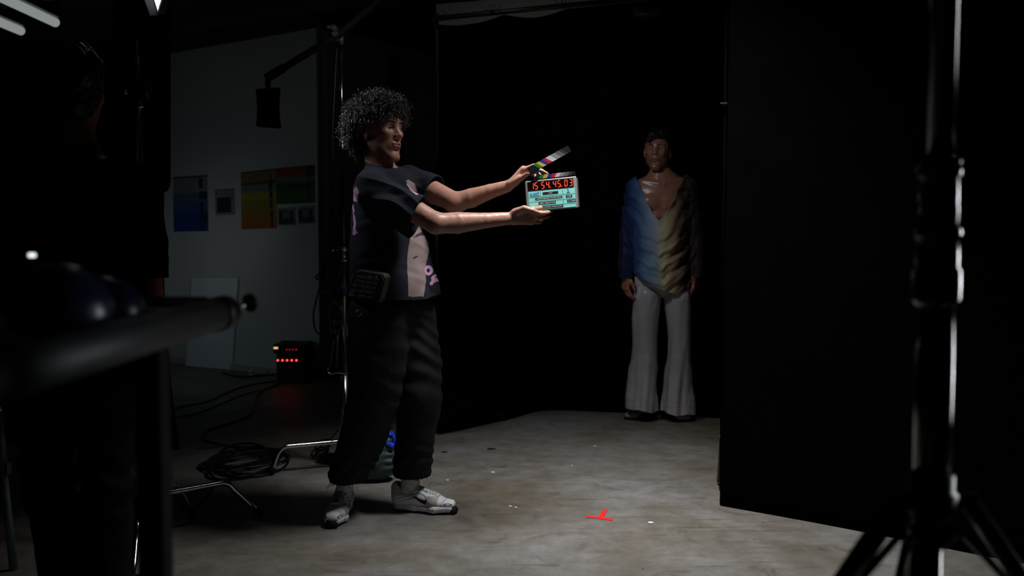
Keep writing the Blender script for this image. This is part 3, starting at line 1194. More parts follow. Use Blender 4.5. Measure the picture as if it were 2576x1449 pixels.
    fl = [A(U(1026, 800, 4.12)), A(U(1046, 900, 4.12)), A(U(1054, 1000, 4.10)), A(U(1044, 1100, 4.12)), A(U(1037, 1190, 4.13)), A(U(1034, 1240, 4.13))]
    pv.chain(fl, [(0.120, 0.12), (0.104, 0.108), (0.096, 0.1), (0.084, 0.088), (0.080, 0.080), (0.062, 0.062)], 0.05, (1, 0, 0), 0.03)
    hz = A(U(870, 1218, 4.03))[2]
    V, Q, g = garment(pv, 0.012, [lambda X, Y, Z: Z - (hz + 0.012) + 0 * X + 0 * Y, lambda X, Y, Z: 1.05 - Z + 0 * X + 0 * Y])
    x, y, z = V[:, 0], V[:, 1], V[:, 2]
    d = 0.0055 * fbm(V * A((0.8, 0.8, 1.1)), 8, 3, 6)
    far = x > (-0.47 - 0.12 * (0.9 - z))
    # diagonal creases on the thigh, rings of slack at the ankle
    d += np.where(far, 0.0042, 0.002) * np.sin((z * 1.0 + x * 0.75) * 85 + 3.0 * np.sin(x * 19 + z * 8)) * np.exp(-((z - 0.66) / 0.20) ** 2)
    d += 0.0035 * np.sin(z * 105 + 3.5 * np.sin(x * 26 + z * 9)) * np.exp(-((z - 0.22) / 0.09) ** 2)
    cuff = np.exp(-((z - hz - 0.02) / 0.02) ** 2)
    ang = np.arctan2(y - np.where(far, 4.13, 4.03), x - np.where(far, fl[4][0], nl[4][0]))
    d += cuff * (0.0035 * np.sin(ang * 26) - 0.002)
    V = V + g * d[:, None]
    V = lap(V, Q, 1)
    tr = sdf_object('trousers', V, Q, M['pants'], root)
    # ---- socks and shoes
    Tn = frame((-0.06, -1.0, 0), (0, 0, 1), G(873, 1279), 1.0)
    Tf = frame((0.965, -0.26, 0), (0, 0, 1), G(986, 1280), 1.0)
    for T_, top_ in ((Tn, A(U(872, 1190, 4.04))), (Tf, A(U(1036, 1190, 4.13)))):
        T_[2, 3] = 0.0
        sv = Vol(T_[:3, 3] - 0.35, T_[:3, 3] + A((0.35, 0.35, 0.45)), 0.005)
        a = (T_ @ A((0.06, 0, 0.06, 1)))[:3]
        sv.chain([a + A((0, 0, -0.01)), a * 0.35 + top_ * 0.65 + A((0, 0, 0.0)), top_ + A((0, 0, 0.12))], [0.030, 0.036, 0.042], 0.01)
        sv.add(seg(a, (T_ @ A((0.13, 0, 0.045, 1)))[:3], 0.026, 0.022), 0.02)
        V, Q = sv.mesh()
        sdf_object('sock', V, Q, M['sock'], root)
    sneaker(Tn, 'person', root, -1)
    sneaker(Tf, 'person', root, 1)
    return root, dict(T=T)


def build_pouch():
    """small black flap bag with rows of pale capitals hanging at the hip"""
    p0 = U(919, 722, 3.745)
    root = thing('belt_bag', U(919, 762, 3.76), 'small black flap bag with rows of grey capitals at the slate holder hip', 'bag')
    d1 = (U(966, 702, 3.74) - U(884, 694, 3.80)).normalized()
    n = d1.cross(Vector((0, 0, 1))).normalized()
    if n.y > 0:
        n = -n
    upv = n.cross(d1) * -1
    if upv.z < 0:
        upv = -upv

    def P(px, py, off=0.0):
        q = PLN(px, py, p0, n)
        return q + n * off
    mb = MB()
    out = [(889, 690), (900, 678), (963, 688), (970, 697), (955, 755), (946, 763), (880, 752), (872, 742)]
    mb.prism([P(a, b, 0.0) for a, b in out], -n * 0.045)
    bmesh.ops.bevel(mb.bm, geom=list(mb.bm.edges), offset=0.006, segments=3, affect='EDGES', profile=0.5)
    mb.build('bag_body', mat('bag_nylon', (0.006, 0.006, 0.007), 0.7), root)
    mb = MB()
    inn = [(892, 692), (902, 683), (958, 691), (965, 700), (951, 749), (943, 757), (886, 747), (878, 740)]
    mb.prism([P(a, b, 0.003) for a, b in inn], -n * 0.004)
    g_ = mat('bag_print', (0.24, 0.25, 0.27), 0.8)
    rx = (P(951, 700) - P(900, 693)).normalized()
    for row in range(5):
        cx, cy = 926 - row * 4.2, 698 + row * 11.5
        c = P(cx, cy, 0.0045)
        ry = (P(896, 690) - P(880, 740)).normalized()
        Mx = Matrix(((rx.x, ry.x, n.x, c.x), (rx.y, ry.y, n.y, c.y), (rx.z, ry.z, n.z, c.z), (0, 0, 0, 1)))
        add_text(mb, ('WEAR BETW', 'ETWE ARE BE', 'BETWEEN WE', 'ARE BETWEEN', 'ETWEEN AR')[row], Mx, 0.02, 1, 0.0, fit=(0.105, 0.013))
    for k in range(-1, 4):
        a = P(886 + k * 20, 747, 0.0035)
        b = P(912 + k * 20, 690, 0.0035)
        mb.tube([a, b], 0.0012, 6, 2)
    mb.build('flap', [mat('bag_flap', (0.008, 0.008, 0.009), 0.5), g_, M['black_plastic']], root)
    mb = MB()
    for k in range(4):
        mb.tube([P(880 + k * 2, 741 - k * 4, 0.006), P(888 + k * 2, 745 - k * 5, 0.007), P(893 + k, 741 - k * 4, 0.006)], 0.0014, 6)
    tag(mb.build('orange_mark', mat('orange_print', (0.42, 0.13, 0.05), 0.7), root), 'orange scribbled mark')
    mb = MB()
    c = P(902, 787, 0.0)
    mb.tube([c + Vector((math.cos(a) * 0.011, 0.0, math.sin(a) * 0.011)) for a in [k * math.pi / 10 for k in range(20)]], 0.0014, 8, close=True)
    tag(mb.build('ring', M['steel'], root), 'steel ring hanging below')
    mb = MB()
    mb.tube(crom([P(900, 762, -0.01), P(901, 770, -0.01), P(902, 778, 0.0)], 4), 0.002, 6)
    mb.build('ring_strap', M['black_plastic'], root)
    return root


# ------------------------------------------------------------------ clapperboard
def build_slate():
    p0 = U(1387, 490, 3.90)
    n0 = Vector((0.10, -1.0, 0.05)).normalized()
    root = thing('clapperboard', U(1389, 531, 3.90), 'lit aqua clapperboard with red digits and open striped sticks held in two hands', 'clapperboard')
    P = lambda px, py, off=0.0: PLN(px, py, p0, n0) + n0 * off
    TL, TR, BR, BL = (1321.5, 456), (1449.5, 443.5), (1454.5, 522), (1326.5, 533)

    def Q(u, v, off=0.0):
        """u 0..1 left-right, v 0..1 top-down on the board face"""
        a = (TL[0] + (TR[0] - TL[0]) * u, TL[1] + (TR[1] - TL[1]) * u)
        b = (BL[0] + (BR[0] - BL[0]) * u, BL[1] + (BR[1] - BL[1]) * u)
        return P(a[0] + (b[0] - a[0]) * v, a[1] + (b[1] - a[1]) * v, off)
    ex = (Q(1, .5) - Q(0, .5)).normalized()
    ez = (Q(.5, 0) - Q(.5, 1)).normalized()

    def MX(u, v, off):
        c = Q(u, v, off)
        return Matrix(((ex.x, ez.x, n0.x, c.x), (ex.y, ez.y, n0.y, c.y), (ex.z, ez.z, n0.z, c.z), (0, 0, 0, 1)))
    W = (Q(1, .5) - Q(0, .5)).length
    H = (Q(.5, 0) - Q(.5, 1)).length
    th = 0.020
    fr = mat('slate_frame', (0.42, 0.40, 0.42), 0.35, 0.2)
    mb = MB()
    ob = [Q(0, 0), Q(1, 0), Q(1, 1), Q(0, 1)]
    mb.prism([q + n0 * 0.0 for q in ob], -n0 * th)
    bmesh.ops.bevel(mb.bm, geom=list(mb.bm.edges), offset=0.0022, segments=3, affect='EDGES', profile=0.5)
    mb.build('frame', fr, root)
    # clear side strip
    mb = MB()
    mb.prism([Q(1.0, 0.03, -0.004), Q(1.035, 0.06, -0.008), Q(1.035, 0.98, -0.008), Q(1.0, 0.98, -0.004)], -n0 * 0.012)
    tag(mb.build('side_rail', mat('clear_edge', (0.16, 0.17, 0.18), 0.12, 0.5), root), 'dark glossy edge rail')
    # backlit writing face
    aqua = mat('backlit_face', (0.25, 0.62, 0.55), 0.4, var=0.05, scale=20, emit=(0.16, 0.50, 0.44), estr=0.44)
    mb = MB()
    mb.prism([Q(.035, .36, 0.0010), Q(.955, .36, 0.0010), Q(.955, .965, 0.0010), Q(.035, .965, 0.0010)], -n0 * 0.004)
    face = mb.build('writing_face', aqua, root)
    ink = mat('rule_ink', (0.02, 0.12, 0.12), 0.6)
    mb = MB()
    bar = lambda u0, v0, u1, v1, o=0.0014: mb.prism([Q(u0, v0, o), Q(u1, v0, o), Q(u1, v1, o), Q(u0, v1, o)], -n0 * 0.0006)
    for v in (.535, .695, .84):
        bar(.035, v, .955, v + .009)
    for k in range(9):
        bar(.275, .38 + k * .017, .283, .390 + k * .017)
    for k in range(6):
        bar(.712, .385 + k * .023, .720, .398 + k * .023)
        bar(.712, .555 + k * .021, .720, .566 + k * .021)
        bar(.712, .715 + k * .019, .720, .725 + k * .019)
        bar(.045, .385 + k * .02, .053, .395 + k * .02)
        bar(.045, .555 + k * .02, .053, .565 + k * .02)
        bar(.045, .715 + k * .018, .053, .724 + k * .018)
    bar(.712, .85, .719, .96)
    mb.build('rule_lines', ink, face)
    # display
    mb = MB()
    mb.prism([Q(.04, .045, 0.0012), Q(.935, .045, 0.0012), Q(.935, .325, 0.0012), Q(.04, .325, 0.0012)], -n0 * 0.003)
    disp = mb.build('display', mat('display_glass', (0.012, 0.002, 0.002), 0.25, var=0.3, scale=200), root)
    red = mat('led_digit', (0.5, 0.01, 0.008), 0.5, emit=(1.0, 0.075, 0.035), estr=1.35)
    mb = MB()
    SEG = {'1': 'bc', '5': 'afgcd', '4': 'fgbc', '0': 'abcdef', '3': 'abgcd'}
    us = {'x': [.128, .205, .335, .432, .565, .655, .79, .885]}
    dw, dh, sw = 0.0100, 0.0255, 0.0030
    for ch, u in zip('15544503', us['x']):
        Mx = MX(u, .185, 0.0022)

        def sgm(x0, y0, x1, y1):
            sl = 0.06
            a = Vector((x0 + y0 * sl, y0, 0))
            b = Vector((x1 + y1 * sl, y1, 0))
            dd = (b - a).normalized()
            nn = Vector((-dd.y, dd.x, 0)) * sw / 2
            a2 = a + dd * 0.0009
            b2 = b - dd * 0.0009
            pl = [a2 - nn * .6, a2 + nn * .6, a2 + nn + dd * .001, b2 + nn - dd * .001, b2 + nn * .6, b2 - nn * .6, b2 - nn - dd * .001, a2 - nn + dd * .001]
            mb.prism([Mx @ q for q in pl], -n0 * 0.0007)
        hx, hy = dw / 2, dh / 2
        D = {'a': (-hx, hy, hx, hy), 'b': (hx, 0, hx, hy), 'c': (hx, -hy, hx, 0), 'd': (-hx, -hy, hx, -hy), 'e': (-hx, -hy, -hx, 0), 'f': (-hx, 0, -hx, hy), 'g': (-hx, 0, hx, 0)}
        for c in SEG[ch]:
            sgm(*D[c])
    for u in (.475, .70):
        Mx = MX(u, .275, 0.0022)
        mb.prism([Mx @ Vector((a, b, 0)) for a, b in ((-.0018, -.0018), (.0018, -.0018), (.0018, .0018), (-.0018, .0018))], -n0 * 0.0007)
    mb.build('digits', red, disp)
    # printed label strips
    blk = mat('label_black', (0.008, 0.008, 0.009), 0.5)
    wht = mat('label_white', (0.55, 0.56, 0.58), 0.6, emit=(0.5, 0.55, 0.56), estr=0.12)

    def label(u, v, wu, hv, s, tw=0.9, ht=.62):
        mb = MB()
        Mx = MX(u, v, 0.0016)
        w_, h_ = W * wu / 2, H * hv / 2
        mb.prism([Mx @ Vector(q) for q in ((-w_, -h_, 0), (w_, -h_, 0), (w_, h_, 0), (-w_, h_, 0))], -n0 * 0.0008, 0)
        add_text(mb, s, MX(u, v, 0.0020), 1.0, 1, 0.018, fit=(W * wu * tw, H * hv * ht))
        return mb.build('label_strip', [blk, wht], face)
    label(.475, .455, .305, .085, 'HSD', .26, .42)
    label(.435, .615, .525, .075, 'UNFINISHED BUSINESS', .92, .6)
    label(.40, .765, .34, .085, 'OFE CREATIVE', .92, .6)
    label(.43, .905, .55, .082, 'J. WILLIAMS-ABRAMS', .94, .6)
    label(.835, .615, .125, .08, '120', .66, .66)
    label(.875, .765, .165, .085, 'A CAM', .86, .62)
    blue = mat('marker_blue', (0.01, 0.10, 0.55), 0.5, emit=(0.0, 0.06, 0.35), estr=0.15)
    mb = MB()

    def stroke(u, v, pts, s):
        Mx = MX(u, v, 0.0019)
        mb.tube([Mx @ Vector((a * s, b * s, 0)) for a, b in pts], 0.0009, 6)
    s = 0.0058
    stroke(.098, .465, [(-1, -1.3), (-.3, 1.2), (.0, 1.3), (.6, -1.3)], s)
    stroke(.098, .465, [(-.7, -.3), (.45, -.2)], s)
    circ = [(0.75 * math.cos(a), 1.0 * math.sin(a)) for a in [k * math.pi / 6 for k in range(13)]]
    stroke(.148, .47, [(q[0] * .85, q[1] * 1.15) for q in circ], s)
    stroke(.188, .46, [(q[0] * .85, q[1] * 1.2) for q in circ], s)
    stroke(.232, .445, [(-.7, .6), (-.2, 1.2), (.5, 1.0), (.5, .2), (-.8, -1.1), (.9, -1.0)], s)
    mb.build('handwriting', blue, face)
    mb = MB()
    stroke(.825, .42, [(-.6, .7), (.1, 1.5), (.05, -1.1)], s * 1.15)
    stroke(.825, .42, [(-.9, -1.15), (1.1, -1.0)], s * 1.15)
    mb.build('handwriting', blue, face)
    # lower stick fixed to the board
    cols = [('black', (0.008, 0.008, 0.008)), ('green', (0.02, 0.22, 0.04)), ('yellow', (0.62, 0.45, 0.04)), ('blue', (0.015, 0.03, 0.36)), ('red', (0.55, 0.015, 0.02)),
            ('pale', (0.55, 0.53, 0.56)), ('mid', (0.22, 0.23, 0.24)), ('grey', (0.10, 0.105, 0.11)), ('dark', (0.03, 0.03, 0.03)), ('black', (0.008, 0.008, 0.008))]
    mats = [mat('stripe_' + c, k, 0.5, spec=0.2) for c, k in cols]

    def stick(name, a, b, wvec, lab, slope, stops):
        """a,b ends along the lower edge; wvec across; stops: stripe borders 0..1"""
        mb = MB()
        mb.prism([a, b, b + wvec, a + wvec], -n0 * 0.014, 0)
        bmesh.ops.bevel(mb.bm, geom=list(mb.bm.edges), offset=0.0012, segments=2, affect='EDGES')
        st = mb.build(name, mats[0], root)
        mb = MB()
        L = b - a
        for i in range(len(stops) - 1):
            p0_, p1_ = stops[i], stops[i + 1]
            q = [a + L * p0_, a + L * p1_, a + L * min(p1_ + slope, 0.995) + wvec * 0.96, a + L * min(p0_ + slope, 0.99) + wvec * 0.96]
            mb.prism([v + n0 * 0.0006 + wvec * 0.02 for v in q], -n0 * 0.001, i + 1)
        mb.build('stripes', mats, st)
        return st
    a = P(1329, 452.5, -0.002)
    b = P(1448, 440.5, -0.002)
    wv = P(1447, 430.5, -0.002) - P(1448, 440.5, -0.002)
    stick('lower_stick', a, b, wv * 1.02, '', 0.055, [.215, .30, .385, .475, .555, .645, .735, .825, .90])
    # upper stick, open
    a = P(1336, 437, 0.004)
    b = P(1437.5, 381, 0.004)
    wv = P(1428, 366, 0.004) - P(1437.5, 381, 0.004)
    stick('upper_stick', a, b, wv, '', -0.09, [.215, .295, .375, .455, .53, .64, .75, .85, .92])
    mb = MB()
    mb.prism([P(a_, b_, 0.0032) for a_, b_ in ((1335, 438), (1345, 431), (1354, 427), (1357, 444), (1350, 452), (1338, 451))], -n0 * 0.004)
    mb.build('hinge_plate', M['black_plastic'], root)
    mb = MB()
    c = P(1345, 444.5, 0.004)
    mb.lathe(c, n0, [(-0.012, .011), (0.001, .011), (0.002, .010), (0.0025, 0.004), (0.004, 0.0035), (0.0045, 0.001)], 24)
    mb.build('hinge', M['black_metal'], root)
    mb = MB()
    mb.lathe(P(1345, 444.5, 0.0085), n0, [(0, .0026), (.001, .0026), (.0013, .0008)], 16)
    tag(mb.build('hinge_screw', M['chrome'], root), 'bright steel screw')
    return root


# ------------------------------------------------------------------ the man in the draped shirt
def build_model():
    Y0 = 6.16
    base = Vector((0.95, Y0 + 0.02, 0))
    root = thing('person', base, 'man in low-cut blue and yellow draped shirt and white flared trousers against black cloth', 'person')
    m = lambda px, py, dy=0.0: A(U(px, py, Y0 + dy))
    vol = Vol(m(1540, 900) * A((1, 0, 1)) + A((0, 5.88, 0)), m(1780, 330) * A((1, 0, 1)) + A((0, 6.42, 0)), 0.0032)
    yaw = math.radians(-17)
    T = frame((math.sin(yaw), -math.cos(yaw), 0.02), (0.03, 0, 1), m(1654, 384), 1.0)
    head(vol, T, 0.97)
    X = (1, 0, 0)
    vol.chain([m(1657, 398, .02), m(1660, 432, .02), m(1664, 455, .02)], [(0.056, 0.056), (0.060, 0.058), (0.085, 0.07)], 0.02, X)
    sl = m(1603, 478, .02)
    sr = m(1724, 474, .02)
    nk = m(1664, 446, .02)
    vol.add(seg(nk, sl, (0.050, 0.05), (0.058, 0.058), (0, 0, 1)), 0.05)
    vol.add(seg(nk, sr, (0.050, 0.05), (0.058, 0.058), (0, 0, 1)), 0.05)
    vol.chain([m(1662, 492, .01), m(1662, 560, .02), m(1664, 640, .02), m(1665, 690, .03)], [(0.165, 0.094), (0.150, 0.094), (0.125, 0.083), (0.135, 0.085)], 0.05, X)
    # chest
    for s, cx in ((1, 1640), (-1, 1684)):
        vol.add(ell(m(cx, 508, -.066), (0.062, 0.030, 0.046)), 0.02)
        for j, yy in enumerate((545, 566, 590)):
            vol.add(ell(m(1662 + (cx - 1662) * .42, yy, -.072), (0.030, 0.016, 0.024)), 0.012)
    vol.add(seg(m(1662, 480, -.13), m(1662, 620, -.12), 0.010, 0.006), 0.03, 's')
    # collar bones and neck cords
    vol.add(seg(m(1657, 463, -.062), m(1618, 455, -.02), 0.010, 0.009), 0.018)
    vol.add(seg(m(1671, 463, -.062), m(1710, 454, -.02), 0.010, 0.009), 0.018)
    vol.add(seg(m(1660, 462, -.055), m(1640, 412, .02), 0.010, 0.010), 0.018)
    vol.add(seg(m(1669, 462, -.055), m(1682, 412, .02), 0.010, 0.010), 0.018)
    # arms
    for s, sh, el_, wr in ((1, sl, m(1579, 590, .05), m(1573, 694, .0)), (-1, sr, m(1748, 590, .05), m(1748, 690, .0))):
        vol.chain([sh, sh * .5 + el_ * .5, el_], [0.046, 0.043, 0.034], 0.03, X, 0.01)
        vol.chain([el_, el_ * .65 + wr * .35, wr], [0.034, 0.035, (0.025, 0.030)], 0.015, X, 0.01)
        side = s
        hand(vol, wr + A((0, 0, 0.004)), (0.05 * side, -0.06, -1.0), (0.80 * side, 0.45, 0), (0.5 * side, -0.85, 0),
             [(0.30, 0.45, 0.25), (0.38, 0.5, 0.3), (0.45, 0.55, 0.3), (0.5, 0.55, 0.3)],
             ((0.016, 0.004, 0.020), [((0.70, 0.25, 0.55), 0.042), ((0.92, 0.25, 0.22), 0.033), ((0.97, 0.28, 0.0), 0.027)]), sc=0.98)
    V, Q = vol.mesh()
    V = lap(V, Q, 1)
    C = skin_col(V, T, (0.42, 0.19, 0.135), (0.30, 0.095, 0.085), (0.012, 0.008, 0.007), brows=False, stubble=0.3)
    sdf_object('body', V, Q, M['skin_model'], root, C)
    eyes(T, root, (-0.1, 0.0))
    brows(T, V, Q, root, M['hair2'], 3)
    # hair: short sides, fringe swept over the forehead
    hv = Vol(m(1600, 420) * A((1, 0, 1)) + A((0, 6.0, 0)), m(1715, 325) * A((1, 0, 1)) + A((0, 6.34, 0)), 0.003)
    P = lambda p, k, op='u': hv.add(xf(p, T), k, op)
    P(ell((-0.018, 0, 0.056), (0.102, 0.086, 0.096)), 0)
    P(ell((0.030, 0.005, 0.118), (0.070, 0.070, 0.036)), 0.03)
    P(seg((0.070, 0.045, 0.112), (0.090, -0.020, 0.100), 0.026, 0.022), 0.02)
    P(seg((0.086, -0.012, 0.104), (0.094, -0.040, 0.064), 0.020, 0.008), 0.012)
    P(ell((-0.05, 0, -0.02), (0.055, 0.064, 0.06)), 0.03)
    P(ell((0.085, 0.030, 0.035), (0.055, 0.055, 0.046)), 0.01, 's')
    P(ell((0.120, -0.030, 0.010), (0.080, 0.055, 0.040)), 0.01, 's')
    V, Q = hv.mesh()
    g = hv.grad(V)
    V = V + g * (0.004 * fbm(V * A((1.6, 1.6, 0.7)), 60, 3, 3))[:, None]
    verts, faces = [V], [Q]
    rs = np.random.RandomState(11)
    tv, tf = [], []
    nv = len(V)
    Tm = np.array(T)
    for ii in rs.choice(len(V), 1500):
        p, n = V[ii], g[ii]
        if n[2] < -0.3:
            continue
        d = unit(n * 0.5 + A((-0.3, -0.6, -0.2)) + rs.randn(3) * 0.3)
        L = 0.022 + 0.018 * rs.rand()
        st = nv + len(tv)
        side = unit(np.cross(d, n + 0.01))
        for k in range(4):
            s = k / 3
            c = p + d * L * s + n * (0.004 - 0.014 * s * s)
            wd = 0.0012 * (1 - 0.7 * s)
            tv += [c - side * wd, c + side * wd, c + n * wd]
        for k in range(3):
            for q in range(3):
                a0 = st + k * 3 + q
                a1 = st + k * 3 + (q + 1) % 3
                tf.append((a0, a1, a1 + 3, a0 + 3))
    verts.append(np.array(tv))
    faces.append(np.array(tf))
    sdf_object('hair', np.concatenate(verts), np.concatenate(faces), M['hair2'], root)
    # ---- draped shirt
    sv = Vol(m(1535, 790) * A((1, 0, 1)) + A((0, 5.86, 0)), m(1795, 425) * A((1, 0, 1)) + A((0, 6.44, 0)), 0.0036)
    sv.chain([m(1662, 475, .02), m(1662, 530, .015), m(1661, 600, .015), m(1661, 660, .015), m(1661, 730, .02), m(1661, 782, .02)],
             [(0.178, 0.124), (0.184, 0.134), (0.172, 0.132), (0.172, 0.130), (0.185, 0.135), (0.180, 0.125)], 0.05, X, 0.04)
    sv.add(seg(nk + A((0, 0, 0.0)), sl, (0.060, 0.066), (0.071, 0.072), (0, 0, 1)), 0.05)
    sv.add(seg(nk + A((0, 0, 0.0)), sr, (0.060, 0.066), (0.071, 0.072), (0, 0, 1)), 0.05)
    for sh, el_, wr in ((sl, m(1581, 590, .05), m(1573, 712, .0)), (sr, m(1747, 590, .05), m(1749, 712, .0))):
        sv.chain([sh, sh * .4 + el_ * .6, el_, el_ * .4 + wr * .6, wr], [0.070, (0.066, .066), (0.055, 0.06), (0.052, 0.056), (0.042, 0.05)], 0.03, X, 0.02)
    # drape belly: cloth hanging forward in the middle
    sv.add(ell(m(1656, 600, -.085), (0.115, 0.055, 0.14)), 0.06)
    sv.add(ell(m(1660, 690, -.075), (0.145, 0.060, 0.10)), 0.06)
    Ti_px = lambda Xx, Zz: (1288 + F_PX * Xx / Y0 * 1.0, None)

    vl = [(1601, 452), (1612, 482), (1626, 516), (1640, 544), (1650, 556), (1660, 549), (1676, 524), (1692, 490), (1706, 464), (1722, 444)]
    vpts = [m(a, b) for a, b in vl]
    xs = np.array([p[0] for p in vpts])
    zs = np.array([p[2] for p in vpts])

    def vcut(X_, Y_, Z_):
        zl = np.interp(X_, xs, zs, left=10, right=10).astype(f32)
        zl = np.where((X_ < xs[0]) | (X_ > xs[-1]), 10, zl)
        zback = m(1660, 458)[2]
        lim = np.where(Y_ > Y0 + 0.02, np.maximum(zl, zback), zl)
        return (lim - Z_) * 0.8
    hl = [(1560, 640), (1588, 680), (1600, 697), (1630, 716), (1660, 728), (1690, 737), (1712, 739), (1734, 733), (1745, 700), (1760, 640)]
    hx = np.array([m(a, b)[0] for a, b in hl])
    hz = np.array([m(a, b)[2] for a, b in hl])

    xl, xr = m(1590, 700)[0], m(1733, 700)[0]

    def hcut(X_, Y_, Z_):
        zl = np.interp(X_, hx, hz).astype(f32)
        return np.where((X_ > xl) & (X_ < xr), Z_ - zl, 1.0) + 0 * Y_
    wz = m(1570, 700)[2]

    def wcut(X_, Y_, Z_):
        return np.where((X_ < xl) | (X_ > xr), Z_ - wz, 1.0) + 0 * Y_
    V, Q, g = garment(sv, 0.009, [vcut, hcut, wcut])
    pxv = project(V)
    u = (pxv[:, 0] - (1655 + 0.05 * (pxv[:, 1] - 560))) / 72.0
    v = pxv[:, 1]
    torso = (np.abs(u) < 1.25)
    ph = v - 55 * (1 - np.minimum(np.abs(u), 1.3) ** 1.7) * np.clip((v - 470) / 120, 0, 1)
    ph = ph + 13 * fbm(V * A((1.3, 1, 0.7)), 7, 2, 12)
    amp = 0.013 * (0.75 + 0.6 * fbm(V, 6, 1, 30)) * np.clip(1.15 - np.abs(u) * 0.35, 0.3, 1) * (g[:, 1] < 0.4)
    d = amp * (np.sin(ph / 38.0 * 2 * math.pi) + 0.35 * np.sin(ph / 17.0 * 2 * math.pi + 2 * u))
    # right side: long diagonal tucks up to the shoulder
    rm = np.clip((u - 0.1) / 0.5, 0, 1)
    d += 0.0045 * rm * np.sin((pxv[:, 0] * 0.9 + v * 0.45) / 17.0 * 2 * math.pi / 1.6) * (g[:, 1] < 0.5)
    d *= torso * 0.9 + 0.1
    sleeve = ~torso
    d += sleeve * 0.006 * fbm(V * A((1, 1, 0.6)), 22, 2, 8)
    d *= np.clip((v - 440) / 40, 0.15, 1)
    V = V + g * d[:, None]
    V = lap(V, Q, 1)
    # dye: deep blue to pale blue, yellow, brown towards the right
    t = u + 0.05 * fbm(V, 9, 2, 5)
    ks = np.array([-1.6, -1.05, -0.75, -0.35, -0.08, 0.10, 0.35, 0.62, 0.95, 1.6])
    cs = np.array([(0.005, 0.007, 0.026), (0.010, 0.020, 0.085), (0.035, 0.085, 0.26), (0.18, 0.27, 0.43), (0.38, 0.42, 0.45), (0.54, 0.50, 0.32), (0.44, 0.34, 0.19), (0.26, 0.185, 0.13), (0.055, 0.036, 0.032), (0.016, 0.011, 0.012)])
    C = np.stack([np.interp(t, ks, cs[:, k]) for k in range(3)], 1)
    bl = np.exp(-((pxv[:, 1] - 682) / 22) ** 2) * np.exp(-((u + 0.25) / 0.4) ** 2) * 0.5
    C = C * (1 - bl[:, None]) + A((0.09, 0.28, 0.33)) * bl[:, None]
    sdf_object('draped_shirt', V, Q, M['drape'], root, C)
    # ---- flared trousers
    pv = Vol(m(1560, 1050) * A((1, 0, 1)) + A((0, 5.90, 0)), m(1762, 640) * A((1, 0, 1)) + A((0, 6.42, 0)), 0.0038)
    pv.add(seg(m(1662, 675, .03), m(1662, 706, .03), (0.158, 0.10), (0.172, 0.108), X), 0)
    L = [(1629, 745, .088, .10), (1624, 800, .084, .095), (1623, 850, .079, .088), (1621, 900, .084, .09), (1619, 950, .098, .10), (1617, 1000, .108, .112), (1616, 1036, .110, .116)]
    R = [(1704, 745, .088, .10), (1708, 800, .078, .095), (1710, 850, .072, .088), (1708, 900, .080, .09), (1705, 950, .096, .10), (1703, 1000, .106, .112), (1702, 1040, .108, .116)]
    for K in (L, R):
        pv.chain([m(a, b, .02) for a, b, _, _ in K], [(c, d_) for _, _, c, d_ in K], 0.012, X, 0.01)
    hl2 = m(1616, 1029, -.05)[2]

    def hem2(X_, Y_, Z_):
        return Z_ - (hl2 - 0.10 * np.maximum(X_ - 0.72, 0) + 0.02 * np.sin(X_ * 40)*0.3) + 0 * Y_
    V, Q, g = garment(pv, 0.009, [hem2, lambda X_, Y_, Z_: (m(1662, 682)[2] - Z_) + 0 * X_ + 0 * Y_])
    x, y, z = V.T
    pxv = project(V)
    leg = np.where(pxv[:, 0] < 1663, 1620, 1704)
    uu = (pxv[:, 0] - leg) / 40.0
    low = np.clip((pxv[:, 1] - 860) / 120, 0, 1)
    d = 0.0035 * fbm(V * A((1, 1, 0.35)), 16, 2, 15)
    d += 0.013 * low * np.sin(uu * 4.4 + 0.012 * (pxv[:, 1] - 900) + np.where(leg < 1660, 0, 1.4))
    d += 0.004 * low * np.sin(uu * 11 + 0.02 * pxv[:, 1])
    d += 0.006 * np.exp(-((pxv[:, 1] - 905 - 28 * uu ** 2) / 12) ** 2)
    V = V + g * d[:, None]
    V = lap(V, Q, 1)
    C = np.tile(A((0.44, 0.42, 0.45)), (len(V), 1))
    pk = in_poly(pxv, [(1592, 700), (1616, 712), (1610, 752), (1600, 752)]) | in_poly(pxv, [(1704, 738), (1732, 738), (1731, 752), (1706, 755)])
    C[pk & (g[:, 1] < 0)] *= 1.35
    hm = (pxv[:, 1] > 1024)
    C[hm & (pxv[:, 1] < 1026)] *= 0.8
    sdf_object('flared_trousers', V, Q, M['satin'], root, C)
    # ---- loafers
    for (a, b), dirv, lb in (((1588, 1056), (-0.42, -0.90, 0), 0), ((1719, 1061), (-0.02, -1, 0), 1)):
        toe = G(a, b)
        dv = unit(dirv)
        o = A(toe) - dv * 0.265
        o[2] = 0
        Ts = frame(dv, (0, 0, 1), o, 1.0)
        lv = Vol((-0.02, -0.07, -0.01), (0.31, 0.07, 0.14), 0.003)
        lv.add(seg((0.05, 0, 0.045), (0.14, 0, 0.045), (0.036, 0.040), (0.040, 0.036)), 0)
        lv.add(seg((0.14, 0, 0.042), (0.235, 0, 0.034), (0.042, 0.034), (0.046, 0.024)), 0.02)
        lv.add(seg((0.262, -0.026, 0.026), (0.262, 0.026, 0.026), 0.017, 0.017), 0.03)
        lv.add(seg((0.10, 0, 0.075), (0.16, 0, 0.060), 0.03, 0.022), 0.02)
        lv.add(seg((0.045, 0, 0.07), (0.04, 0, 0.16), 0.028, 0.03), 0.006, 's')
        lv.cut(lambda X_, Y_, Z_: (Z_ - 0.014) + 0 * X_ + 0 * Y_)
        V, Q = lv.mesh()
        V = lap(V, Q, 1)
        Wd = lambda v: np.array(v) @ Ts[:3, :3].T + Ts[:3, 3]
